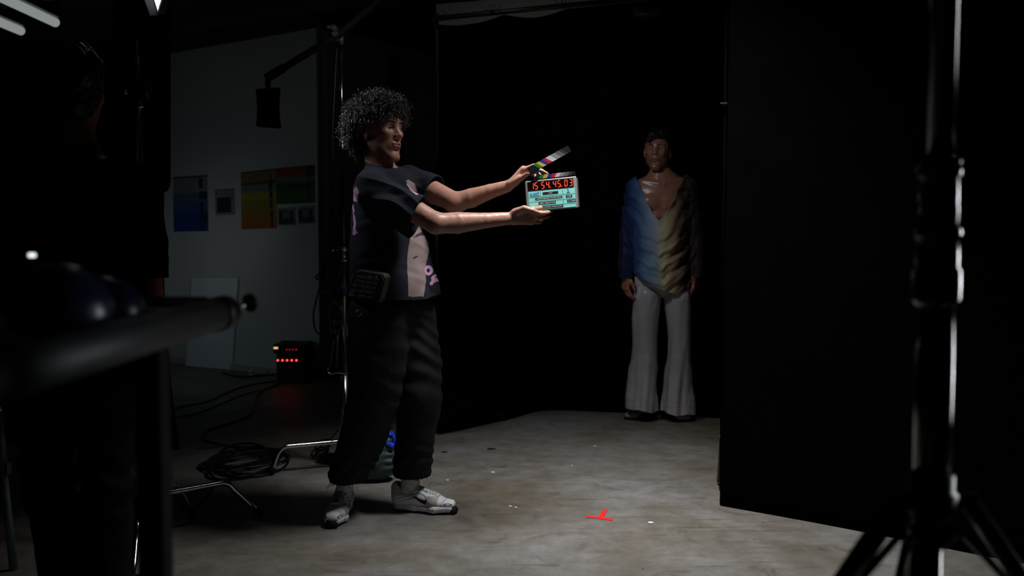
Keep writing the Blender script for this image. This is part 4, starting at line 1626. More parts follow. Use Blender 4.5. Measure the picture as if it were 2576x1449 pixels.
        sh = link('loafer', np_mesh('loafer', Wd(V), Q), M['shoe_dark'], root)
        so = Vol((-0.02, -0.07, -0.01), (0.31, 0.07, 0.05), 0.003)
        so.add(seg((0.045, 0, 0.01), (0.13, 0, 0.01), (0.038, 0.03), (0.036, 0.03)), 0)
        so.add(seg((0.13, 0, 0.01), (0.235, 0, 0.01), (0.036, 0.03), (0.052, 0.03)), 0.01)
        so.add(seg((0.266, -0.030, 0.008), (0.266, 0.030, 0.008), 0.018, 0.018), 0.03)
        so.cut(lambda X_, Y_, Z_: (Z_ - 0.0) + 0 * X_ + 0 * Y_)
        so.cut(lambda X_, Y_, Z_: (0.016 - Z_) + 0 * X_ + 0 * Y_)
        V, Q = so.mesh()
        link('sole', np_mesh('sole', Wd(V), Q), M['rubber'], sh)
        mb = MB()
        pts = []
        tree = BVHTree.FromPolygons([tuple(p) for p in lv.mesh()[0]], [tuple(map(int, q)) for q in lv.mesh()[1]])
        for k in range(13):
            yy = -0.036 + k * 0.006
            h_ = tree.ray_cast(Vector((0.175, yy, 0.2)), Vector((0, 0, -1)))
            pts.append(Vector(Wd(A((0.175, yy, (h_[0].z if h_[0] else 0.04) + 0.003)))))
        mb.tube(pts, 0.0055, 8)
        mb.build('strap', M['shoe_dark'], sh)
        mb = MB()
        for k in range(3, 10):
            mb.box(pts[k] + Vector((0, -0.002, 0.006)), (0.007, 0.004, 0.006), bevel=0.001)
        tag(mb.build('chain_trim', M['steel'], sh), 'small metal links')
    return root


# ------------------------------------------------------------------ dark figure at the left
def build_dark_person():
    Y0 = 3.0
    m = lambda px, py, dy=0.0: A(U(px, py, Y0 + dy))
    base = Vector((m(215, 1000)[0], Y0, 0))
    root = thing('person', base, 'shadowed person in dark clothes at the left, back turned, one hand hanging', 'person')
    vol = Vol((-1.95, 2.72, 0.70), (-1.02, 3.28, 1.80), 0.005)
    T = frame((-0.35, 0.93, 0.0), (0, 0, 1), m(186, 235), 1.0)
    head(vol, T)
    X = (1, 0, 0)
    vol.chain([m(186, 270), m(184, 340), m(188, 420, .01)], [0.060, 0.064, (0.10, 0.075)], 0.03, X)
    sl, sr = m(45, 465), m(330, 465)
    vol.add(seg(m(186, 440), sl, 0.06, 0.06), 0.05)
    vol.add(seg(m(186, 440), sr, 0.06, 0.06), 0.05)
    vol.chain([m(188, 500), m(190, 700), m(195, 960)], [(0.17, 0.10), (0.15, 0.09), (0.16, 0.10)], 0.05, X)
    for s, sh, el_, wr in ((-1, sl, m(12, 680, .03), m(5, 880, -.02)), (1, sr, m(372, 680, .03), m(392, 885, -.02))):
        vol.chain([sh, sh * .5 + el_ * .5, el_], [0.055, 0.052, 0.042], 0.03, X, 0.01)
        vol.chain([el_, el_ * .65 + wr * .35, wr], [0.042, 0.040, (0.026, 0.030)], 0.02, X, 0.01)
        hand(vol, wr, (0.0, -0.05, -1.0), (-s, 0.2, 0), (0, 1, 0), [(0.25, 0.35, 0.2), (0.3, 0.4, 0.25), (0.35, 0.45, 0.3), (0.4, 0.45, 0.3)],
             ((0.016, 0.004, 0.020), [((0.70, 0.25, 0.55), 0.042), ((0.92, 0.25, 0.22), 0.033), ((0.97, 0.28, 0.0), 0.027)]))
    V, Q = vol.mesh()
    C = skin_col(V, T, (0.30, 0.11, 0.075), (0.2, 0.08, 0.06), (0.01, 0.01, 0.01))
    sdf_object('body', V, Q, M['skin'], root, C)
    hv = Vol((-1.6, 2.8, 1.45), (-1.1, 3.25, 1.86), 0.005)
    hv.add(xf(ell((-0.022, 0, 0.055), (0.108, 0.092, 0.10)), T), 0)
    hv.add(xf(ell((-0.055, 0, -0.02), (0.06, 0.074, 0.07)), T), 0.03)
    V, Q = hv.mesh()
    g = hv.grad(V)
    V += g * (0.005 * fbm(V, 50, 3, 2))[:, None]
    sdf_object('hair', V, Q, M['hair2'], root)
    sv = Vol((-1.98, 2.68, 0.72), (-0.98, 3.32, 1.52), 0.006)
    sv.chain([m(188, 490), m(190, 700), m(195, 1010)], [(0.185, 0.12), (0.195, 0.13), (0.20, 0.14)], 0.05, X)
    sv.add(seg(m(186, 448), sl, (0.066, 0.075), (0.080, 0.078), (0, 0, 1)), 0.05)
    sv.add(seg(m(186, 448), sr, (0.066, 0.075), (0.080, 0.078), (0, 0, 1)), 0.05)
    for sh, el_ in ((sl, m(10, 720, .03)), (sr, m(374, 720, .03))):
        sv.add(seg(sh, el_, 0.078, 0.075), 0.03)
    zc = m(186, 415)[2]
    nb = m(186, 420)
    V, Q, g = garment(sv, 0.014, [lambda X_, Y_, Z_: Z_ - 0.74 + 0 * X_ + 0 * Y_, seg(nb - A((0, 0, .04)), nb + A((0, 0, .12)), 0.075, 0.075),
                                  (lambda X_, Y_, Z_: np.where(np.abs(X_ - nb[0]) > 0.235, Z_ - m(380, 700)[2], 1.0) + 0 * Y_)])
    V += g * (0.008 * fbm(V, 9, 2, 2))[:, None]
    sdf_object('shirt', V, Q, M['dark_shirt'], root)
    pv = Vol((-1.78, 2.7, 0.03), (-1.08, 3.3, 0.98), 0.007)
    pv.add(seg(m(200, 860), m(200, 960), (0.165, 0.12), (0.18, 0.13), X), 0)
    pv.chain([m(120, 990), m(125, 1200, .01), m(150, 1380, .02), m(170, 1505, .02)], [(0.095, 0.10), (0.080, 0.085), (0.072, 0.08), (0.066, 0.08)], 0.03, X)
    pv.chain([m(270, 990), m(265, 1200, -.02), m(270, 1380, .02), m(280, 1505, .02)], [(0.095, 0.10), (0.080, 0.085), (0.072, 0.08), (0.068, 0.08)], 0.03, X)
    V, Q = pv.mesh()
    g = pv.grad(V)
    V += g * (0.006 * fbm(V, 8, 2, 3) + 0.010 * np.sin(V[:, 2] * 60 + 3 * np.sin(V[:, 0] * 25)) * np.exp(-((V[:, 2] - 0.42) / 0.10) ** 2))[:, None]
    sdf_object('trousers', V, Q, M['dark_jean'], root)
    for px_ in (172, 284):
        a = m(px_, 1500)
        Ts = frame((0.1 if px_ > 200 else -0.1, 1, 0), (0, 0, 1), (a[0], Y0 - 0.07, 0))
        lv = Vol((-0.05, -0.07, -0.01), (0.31, 0.07, 0.14), 0.004)
        lv.add(seg((0.04, 0, 0.045), (0.14, 0, 0.045), (0.038, 0.044), (0.040, 0.036)), 0)
        lv.add(seg((0.14, 0, 0.042), (0.25, 0, 0.032), (0.042, 0.034), (0.040, 0.026)), 0.02)
        lv.cut(lambda X_, Y_, Z_: Z_ - 0.0 + 0 * X_ + 0 * Y_)
        V, Q = lv.mesh()
        link('shoe', np_mesh('shoe', V @ Ts[:3, :3].T + Ts[:3, 3], Q), M['rubber'], root)
    mb = MB()
    c = Vector(m(187, 408, -.0))
    mb.tube([c + Vector((math.cos(k * math.pi / 16) * 0.072, math.sin(k * math.pi / 16) * 0.072, 0.012 * math.sin(k * math.pi / 16))) for k in range(32)], 0.0012, 6, close=True)
    tag(mb.build('necklace', M['chrome'], root), 'thin bright neck chain')
    return root
# ------------------------------------------------------------------ the room
def floor_material():
    m = bpy.data.materials.new('concrete_floor')
    m.use_nodes = True
    nt = m.node_tree
    L = nt.links.new
    b = nt.nodes['Principled BSDF']
    tc = nt.nodes.new('ShaderNodeTexCoord')

    def noise(sc, det=4, vec=None, rough=0.55, dist=0.0):
        n = nt.nodes.new('ShaderNodeTexNoise')
        n.inputs['Scale'].default_value = sc
        n.inputs['Detail'].default_value = det
        n.inputs['Roughness'].default_value = rough
        n.inputs['Distortion'].default_value = dist
        L(vec if vec is not None else tc.outputs['Object'], n.inputs['Vector'])
        return n.outputs['Fac']

    def ramp(fac, stops):
        r = nt.nodes.new('ShaderNodeValToRGB')
        e = r.color_ramp.elements
        e[0].position, e[0].color = stops[0][0], (*stops[0][1], 1)
        e[1].position, e[1].color = stops[1][0], (*stops[1][1], 1)
        for p, c in stops[2:]:
            q = e.new(p)
            q.color = (*c, 1)
        L(fac, r.inputs['Fac'])
        return r.outputs['Color']

    def mix(a, b_, fac, mode='MULTIPLY'):
        x = nt.nodes.new('ShaderNodeMix')
        x.data_type = 'RGBA'
        x.blend_type = mode
        if isinstance(fac, float):
            x.inputs['Factor'].default_value = fac
        else:
            L(fac, x.inputs['Factor'])
        L(a, x.inputs[6])
        if isinstance(b_, tuple):
            x.inputs[7].default_value = (*b_, 1)
        else:
            L(b_, x.inputs[7])
        return x.outputs[2]
    base = ramp(noise(1.3, 5, rough=0.6, dist=0.6), [(0.30, (0.125, 0.108, 0.080)), (0.66, (0.240, 0.238, 0.242)), (0.5, (0.185, 0.176, 0.158))])
    fine = ramp(noise(9, 6, rough=0.7), [(0.3, (0.68, 0.66, 0.63)), (0.72, (1.22, 1.22, 1.23))])
    c = mix(base, fine, 0.9)
    grain = ramp(noise(240, 2), [(0.25, (0.66, 0.66, 0.66)), (0.8, (1.35, 1.35, 1.35))])
    c = mix(c, grain, 0.8)
    # small dark spots, pits and rusty stains
    v = nt.nodes.new('ShaderNodeTexVoronoi')
    v.inputs['Scale'].default_value = 7.0
    L(tc.outputs['Object'], v.inputs['Vector'])
    sp = ramp(v.outputs['Distance'], [(0.028, (0.30, 0.28, 0.26)), (0.045, (1, 1, 1))])
    c = mix(c, sp, 1.0)
    st = ramp(noise(3.1, 5, rough=0.75, dist=1.5), [(0.56, (1, 1, 1)), (0.70, (0.50, 0.42, 0.36))])
    c = mix(c, st, 0.7)
    # long thin scratches
    mp = nt.nodes.new('ShaderNodeMapping')
    mp.inputs['Scale'].default_value = (1.2, 16, 1)
    mp.inputs['Rotation'].default_value = (0, 0, 0.12)
    L(tc.outputs['Object'], mp.inputs['Vector'])
    sc = ramp(noise(2.4, 3, mp.outputs['Vector'], rough=0.5, dist=0.4), [(0.64, (1, 1, 1)), (0.67, (0.50, 0.48, 0.46))])
    c = mix(c, sc, 0.6)
    L(c, b.inputs['Base Color'])
    rr = nt.nodes.new('ShaderNodeMapRange')
    L(noise(4, 4), rr.inputs['Value'])
    rr.inputs['To Min'].default_value = 0.42
    rr.inputs['To Max'].default_value = 0.62
    L(rr.outputs[0], b.inputs['Roughness'])
    b.inputs['Specular IOR Level'].default_value = 0.35
    bp = nt.nodes.new('ShaderNodeBump')
    bp.inputs['Strength'].default_value = 0.12
    bp.inputs['Distance'].default_value = 0.004
    L(noise(40, 5), bp.inputs['Height'])
    L(bp.outputs['Normal'], b.inputs['Normal'])
    return m


WA = Vector((-3.26, 9.08, 0))
WB = Vector((-1.61, 7.94, 0))
WDIR = (WB - WA).normalized()
WN = Vector((WDIR.y, -WDIR.x, 0))  # towards the camera
CEIL = 2.91


def S(o):
    o['kind'] = 'structure'
    return o


def wall(name, a, b, z1, m, th=0.12, z0=0.0):
    a = Vector((a[0], a[1], z0))
    b = Vector((b[0], b[1], z0))
    d = (b - a).normalized()
    n = Vector((d.y, -d.x, 0))
    mb = MB()
    mb.prism([a, b, b - n * th, a - n * th], (0, 0, z1 - z0))
    return S(mb.build(name, m))


def build_room():
    mb = MB()
    mb.quad((-6, -2.2, 0), (5, -2.2, 0), (5, 11.2, 0), (-6, 11.2, 0))
    S(mb.build('floor', floor_material()))
    mb = MB()
    mb.box((-0.5, 4.5, 3.16), (11.0, 13.4, 0.10))
    S(mb.build('ceiling', M['ceiling']))
    # ceiling beams and ducts crossing above the left wall
    k = 1
    for (a, b, w_, h_) in (((-4.6, 8.0, 3.0), (0.6, 5.1, 3.0), 0.16, 0.2), ((-4.4, 6.9, 3.04), (0.4, 4.3, 3.04), 0.12, 0.14), ((-2.9, 8.7, 3.03), (-0.3, 7.2, 3.03), 0.10, 0.16)):
        a, b = Vector(a), Vector(b)
        d = (b - a).normalized()
        n = Vector((d.y, -d.x, 0)) * w_
        mb = MB()
        mb.prism([a, b, b + n, a + n], (0, 0, h_))
        S(mb.build('trim_%d' % k, M['beam']))
        k += 1
    a = WA - WDIR * 3.0
    wall('wall_back', a, WB, 2.91, M['wall_white'])
    # lowered dark bulkhead over the white wall
    mb = MB()
    q0, q1 = a + Vector((0, 0, 2.91)), WB + Vector((0, 0, 2.91))
    mb.prism([q0 + WN * 0.02, q1 + WN * 0.02, q1 - WN * 0.3, q0 - WN * 0.3], (0, 0, 0.2))
    S(mb.build('trim_4', M['ceiling']))
    C = Vector((-0.5, 9.75, 0))
    wall('wall_side', (-1.602, 7.945), C, 2.95, M['wall_side'])
    wall('wall_recess', C, (1.0, 9.0), 3.1, M['wall_dark'])
    wall('wall_far', (-0.565, 7.22), (1.5, 6.52), 2.93, mat('wall_far_paint', (0.55, 0.53, 0.52), 0.85, var=0.04))
    wall('wall_left', (-5.9, -2.1), (-5.9, 11.0), 3.1, M['wall_dark'])
    wall('wall_right', (4.9, 11.0), (4.9, -2.1), 3.1, M['wall_dark'])
    wall('wall_front', (4.9, -2.1), (-5.9, -2.1), 3.1, M['wall_dark'])
    wall('wall_end', (-5.9, 11.05), (4.9, 11.05), 3.1, M['wall_dark'])
    # door-frame like edges of the dark recess behind the head of the slate holder
    mb = MB()
    mb.box((U(989, 150, 8.6).x, 8.6, 1.4), (0.05, 0.4, 2.8))
    S(mb.build('trim_5', M['wall_dark']))
    # black low wall edge
    mb = MB()
    p0, p1 = WA - WDIR * 3 + WN * 0.004, WB + WN * 0.004
    mb.prism([p0, p1, p1 + WN * 0.012, p0 + WN * 0.012], (0, 0, 0.05))
    S(mb.build('baseboard_back', M['wall_side']))


def cloth(name, path, ztop, zbot, label, m, group=None, amp=0.02, freq=9.0, top_path=None, sag=None, n=160, rows=40, th=0.003, slant=None):
    """hanging cloth following a floor path; top may follow another path"""
    P = crom([Vector((*p, 0)) for p in path], 12)

    def resample(P, n):
        d = [0]
        for a, b in zip(P, P[1:]):
            d.append(d[-1] + (b - a).length)
        out = []
        for i in range(n):
            s = d[-1] * i / (n - 1)
            j = max(k for k in range(len(d)) if d[k] <= s + 1e-9)
            j = min(j, len(P) - 2)
            t = (s - d[j]) / max(d[j + 1] - d[j], 1e-9)
            out.append(P[j].lerp(P[j + 1], t))
        return out, d[-1]
    B, L = resample(P, n)
    Tp = resample([Vector((*p, 0)) for p in (top_path or path)], n)[0]
    V = []
    rs = np.random.RandomState(len(name) + n)
    ph = rs.rand(6) * 6
    for r in range(rows):
        f = r / (rows - 1)
        e = 1 - (1 - f) ** 1.5
        for i in range(n):
            s = i / (n - 1)
            c = B[i].lerp(Tp[i], e)
            t = (B[min(i + 1, n - 1)] - B[max(i - 1, 0)]).normalized()
            nn = Vector((t.y, -t.x, 0))
            wv = amp * (math.sin(s * L * freq + ph[0] + 0.6 * math.sin(f * 3 + ph[1])) * 0.7 + 0.5 * math.sin(s * L * freq * 0.37 + ph[2] + f)) * (1 - 0.5 * f)
            zt = ztop(s) if callable(ztop) else ztop
            zb = zbot(s) if callable(zbot) else zbot
            if slant:
                c = c + t * slant(s, f)
            c = c + nn * wv
            V.append((c.x, c.y, zb + (zt - zb) * f))
    F = [(r * n + i, r * n + i + 1, (r + 1) * n + i + 1, (r + 1) * n + i) for r in range(rows - 1) for i in range(n - 1)]
    me = np_mesh(name, np.array(V), np.array(F))
    o = link(name, me, m)
    sd = o.modifiers.new('thick', 'SOLIDIFY')
    sd.thickness = th
    base_to(o)
    return o


def build_backdrop():
    gl = [G(1100, 1093), G(1180, 1079), G(1290, 1052), G(1370, 1035), G(1500, 1036), G(1600, 1041), G(1700, 1047), G(1832, 1053)]
    path = [(g.x, g.y) for g in gl]
    pa = U(1100, 46, 5.79)
    pb = U(1850, -28, 6.27)
    za, zb = pa.z, pb.z

    def zt(s):
        f = (path[0][0] + s * (path[-1][0] - path[0][0]) - pa.x) / (pb.x - pa.x)
        # cloth sags between its ties on the left
        z = za + (zb - za) * f - 0.012
        return z - 0.035 * abs(math.sin(min(s, 0.42) / 0.21 * math.pi)) * (1 if s < 0.42 else 0) - 0.02 * max(0, 0.10 - s) * 10
    o = cloth('black_backdrop', path, zt, 0.004, '', M['black_cloth'], top_path=[(pa.x, pa.y + 0.02), (pb.x, pb.y + 0.02)], amp=0.014, freq=8)
    tag(o, 'wide black cloth hung behind the man in white trousers, curving to the floor', 'backdrop')
    # carrying pole with ties
    r = thing('backdrop_pole', Vector((pa.x, pa.y, za - 0.03)), 'slim black crossbar carrying the wide black cloth, knotted ties on it', 'pole')
    mb = MB()
    mb.tube([pa + (pb - pa) * (-0.02), pb], 0.016, 12)
    mb.build('crossbar', M['black_metal'], r)
    for px_ in (1108, 1228, 1402):
        f = (px_ - 1100) / 750
        c = pa.lerp(pb, f)
        mb = MB()
        mb.tube([c + Vector((0, math.cos(k * math.pi / 6) * .019, math.sin(k * math.pi / 6) * .019)) for k in range(12)], 0.003, 6, close=True)
        s = 1 if px_ > 1150 else 0.6
        mb.tube(crom([c + Vector((0, -.02, .0)), c + Vector((-.03 * s, -.025, .012)), c + Vector((-.055 * s, -.02, .035 * s))], 5), 0.002, 5)
        mb.tube(crom([c + Vector((0, -.02, .0)), c + Vector((.03 * s, -.025, .006)), c + Vector((.052 * s, -.02, .028 * s)), c + Vector((.058 * s, -.02, .045 * s))], 5), 0.002, 5)
        mb.tube(crom([c + Vector((0, -.02, .0)), c + Vector((-.01, -.025, .03)), c + Vector((.02, -.02, .04)), c + Vector((.01, -.02, .01))], 5), 0.002, 5)
        mb.build('tie', M['cable'], r)
    # stand at the left end
    st = thing('backdrop_stand', Vector((pa.x - 0.012, pa.y - 0.01, 0)), 'slender grey stand holding the left end of the backdrop crossbar', 'stand')
    x, y = pa.x - 0.012, pa.y + 0.045
    mb = MB()
    mb.tube([Vector((x, y, 0.05)), Vector((x, y, 1.7))], 0.014, 12)
    mb.build('lower_tube', M['black_metal'], st)
    mb = MB()
    mb.tube([Vector((x, y, 1.6)), Vector((x, y, za + 0.02))], 0.0075, 12)
    mb.build('upper_tube', M['dark_cast'], st)
    mb = MB()
    mb.lathe((x, y, 1.66), (0, 0, 1), [(0, .018), (.05, .018), (.055, .012)], 14)
    mb.box((x - 0.03, y, 1.69), (0.05, 0.012, 0.012))
    mb.build('collar', M['black_metal'], st)
    mb = MB()
    mb.lathe((x, y, za - 0.05), (0, 0, 1), [(0, .015), (.05, .017), (.09, .014)], 14)
    mb.build('head_clamp', M['black_metal'], st)
    for k in range(3):
        a = k * 2.094 + 2.2
        mb = MB()
        mb.tube([Vector((x, y, 0.42)), Vector((x + 0.42 * math.cos(a), y + 0.30 + 0.25 * math.sin(a), 0.012))], 0.010, 8)
        mb.build('leg', M['black_metal'], st)
    # gripped fixture hanging at the top of the pole
    r = thing('spot_lamp', U(1622, 40, 6.05), 'dark unlit spot lamp clamped over the crossbar at the top of the picture', 'lamp')
    mb = MB()
    c = U(1622, 24, 6.02)
    mb.lathe(c + Vector((-0.085, 0, -0.01)), (1, 0.0, -0.02), [(0, .028), (.02, .04), (.12, .044), (.15, .034), (.165, .034)], 20)
    mb.build('lamp_body', M['dark_cast'], r)
    mb = MB()
    mb.box(c + Vector((0.035, 0, 0.06)), (0.02, 0.03, 0.12), bevel=0.003)
    mb.tube([c + Vector((0.085, -0.02, 0.02)), c + Vector((0.10, -0.03, -0.02)), c + Vector((0.07, -0.03, -0.035))], 0.005, 8)
    mb.build('yoke', M['dark_cast'], r)
    mb = MB()
    mb.lathe(c + Vector((0.035, 0, 0.115)), (0, 0, 1), [(0, .02), (.06, .02)], 14)
    mb.tube([c + Vector((-0.03, 0, 0.075)), c + Vector((0.075, 0, 0.09))], 0.006, 8)
    mb.build('clamp', M['chrome'], r)


def build_flag_right():
    p = [G(1811, 1272), G(2185, 1341), G(2576, 1418), G(2980, 1500)]
    path = [(q.x, q.y) for q in p]
    tl = U(1829, 300, p[0].y + 0.03)
    off = tl.x - p[0].x

    def slant(s, f):
        return -0.0
    top = [(path[0][0] + off, path[0][1] + 0.0)] + path[1:]
    o = cloth('black_curtain', path, 2.74, 0.004, '', M['black_flag'], top_path=top, amp=0.006, freq=5, n=120)
    tag(o, 'tall plain black cloth hanging at the right behind the heavy chrome stand', 'curtain')
    r = thing('curtain_stand', Vector((tl.x - 0.01, p[0].y + 0.08, 0)), 'thin dark stand behind the free edge of the right black cloth', 'stand')
    x, y = tl.x - 0.0, p[0].y + 0.07
    mb = MB()
    mb.tube([Vector((x, y, 0.05)), Vector((x, y, 2.70))], 0.006, 10)
    mb.build('pole', M['black_cloth'], r)
    mb = MB()
    q = U(1818, 262, y)
    mb.box((q.x + 0.0, y - 0.02, q.z), (0.030, 0.016, 0.008), bevel=0.002)
    mb.build('clip', M['dark_cast'], r)
    for k in range(3):
        a = k * 2.094 + 0.6
        mb = MB()
        mb.tube([Vector((x, y, 0.30)), Vector((x + 0.20 + 0.16 * math.cos(a), y + 0.24 + 0.16 * math.sin(a), 0.010))], 0.007, 8)
        mb.build('leg', M['black_metal'], r)
    b = thing('curtain_bar', Vector(((path[0][0] + path[-1][0]) / 2, (path[0][1] + path[-1][1]) / 2, 2.73)), 'dark bar above the frame carrying the right black cloth', 'bar')
    mb = MB()
    mb.tube([Vector((top[0][0] - 0.04, top[0][1], 2.775)), Vector((path[-1][0], path[-1][1], 2.775))], 0.014, 10)
    mb.build('bar_tube', M['black_metal'], b)


def build_flag_left():
    """black floppy, fabric edge stepping at shoulder height; left part added to darken the wall"""
    Y = 4.5
    P = lambda px, py: U(px, py, Y)
    outline = [P(427, -40), P(427, 462), P(420, 480), P(411, 484), P(409, 640), P(413, 770), P(424, 920), P(438, 1050), P(450, 1130), P(330, 1126), P(-140, 1112), P(-140, 112), P(286, 112), P(286, -40)]  # left part is added fabric that keeps the area behind it black
    mb = MB()
    A_ = [mb.bm.verts.new(p) for p in outline]
    f = mb.bm.faces.new(A_)
    r = bmesh.ops.extrude_face_region(mb.bm, geom=[f])
    for v in r['geom']:
        if isinstance(v, bmesh.types.BMVert):
            v.co.y += 0.012
    root = thing('black_flag', Vector((P(350, 1130).x, Y, P(350, 1130).z)), 'large black floppy flag with a stepped right edge behind the shadowed person at the left', 'flag')
    mb.build('fabric', M['black_flag'], root)
    mb = MB()
    a, b = P(418, -40), P(418, 470)
    mb.tube([a + Vector((-.02, .02, 0)), b + Vector((-.02, .02, 0))], 0.006, 8)
    mb.tube([b + Vector((-.02, .02, 0)), P(290, 470) + Vector((0, .02, 0))], 0.006, 8)
    mb.build('frame', M['black_metal'], root)


def knob(mb, c, d, s=1.0, ball=0.009):
    d = Vector(d).normalized()
    c = Vector(c)
    mb.tube([c, c + d * 0.028 * s], 0.0035 * s, 8)
    mb.lathe(c + d * 0.026 * s, d, [(0, .004 * s), (.004 * s, ball * s), (.014 * s, ball * s), (.018 * s, .004 * s)], 12)
    u = d.cross(Vector((0, 0, 1)))
    if u.length < .1:
        u = Vector((1, 0, 0))
    u.normalize()
    mb.tube([c + d * .034 * s - u * .020 * s, c + d * .034 * s + u * .020 * s], 0.0035 * s, 8)


def c_stand(name, label, x, y, legs, secs, z_leg=0.15, extra=None, r_leg=0.0125):
    """legs: list of floor end points (x,y) ; secs: list of (z0,z1,r,material)"""
    root = thing(name, Vector((x, y, 0)), label, 'stand')
    for i, (z0, z1, r, m_) in enumerate(secs):
        mb = MB()
        mb.tube([Vector((x, y, z0)), Vector((x, y, z1))], r, 20)
        mb.build('pole_section', M[m_], root)
        if i:
            mb = MB()
            mb.lathe((x, y, z0 - 0.005), (0, 0, 1), [(0, r * 1.9), (.004, r * 2.0), (.022, r * 2.0), (.026, r * 1.75), (.06, r * 1.75), (.064, r * 1.95), (.074, r * 1.95), (.078, r * 1.3)], 20)
            cl = mb.build('collar', M['steel'], root)
            mb = MB()
            knob(mb, (x - r * 1.6, y, z0 + 0.055), (-1, -0.1, 0))
            mb.build('knob', M['chrome'], cl)
    mb = MB()
    mb.lathe((x, y, z_leg - 0.05), (0, 0, 1), [(0, .020), (.01, .026), (.09, .026), (.10, .018)], 18)
    mb.build('leg_hub', M['steel'], root)
    for (lx, ly, hb) in legs:
        e = Vector((lx, ly, 0.012))
        h = Vector((x, y, z_leg))
        d = Vector((lx - x, ly - y, 0))
        L = d.length
        d.normalize()
        s = h + d * 0.02
        b1 = Vector((x, y, 0)) + d * (L * hb) + Vector((0, 0, z_leg + 0.004))
        pts = [s, s.lerp(b1, .5), b1 - d * 0.03, b1, b1 + d * 0.026 - Vector((0, 0, 0.012)), b1 + d * 0.045 - Vector((0, 0, .035))]
        pts = crom(pts, 6)
        pts += [pts[-1].lerp(e, t) for t in (.3, .6, 1.0)]
        mb = MB()
        mb.tube(pts, r_leg, 14)
        lg = mb.build('leg', M['chrome'], root)
        mb = MB()
        dd = (pts[-1] - pts[-2]).normalized()
        mb.tube([e - dd * 0.03, e + dd * 0.004], r_leg * 1.15, 12)
        mb.build('foot_cap', M['rubber'], lg)
    return root


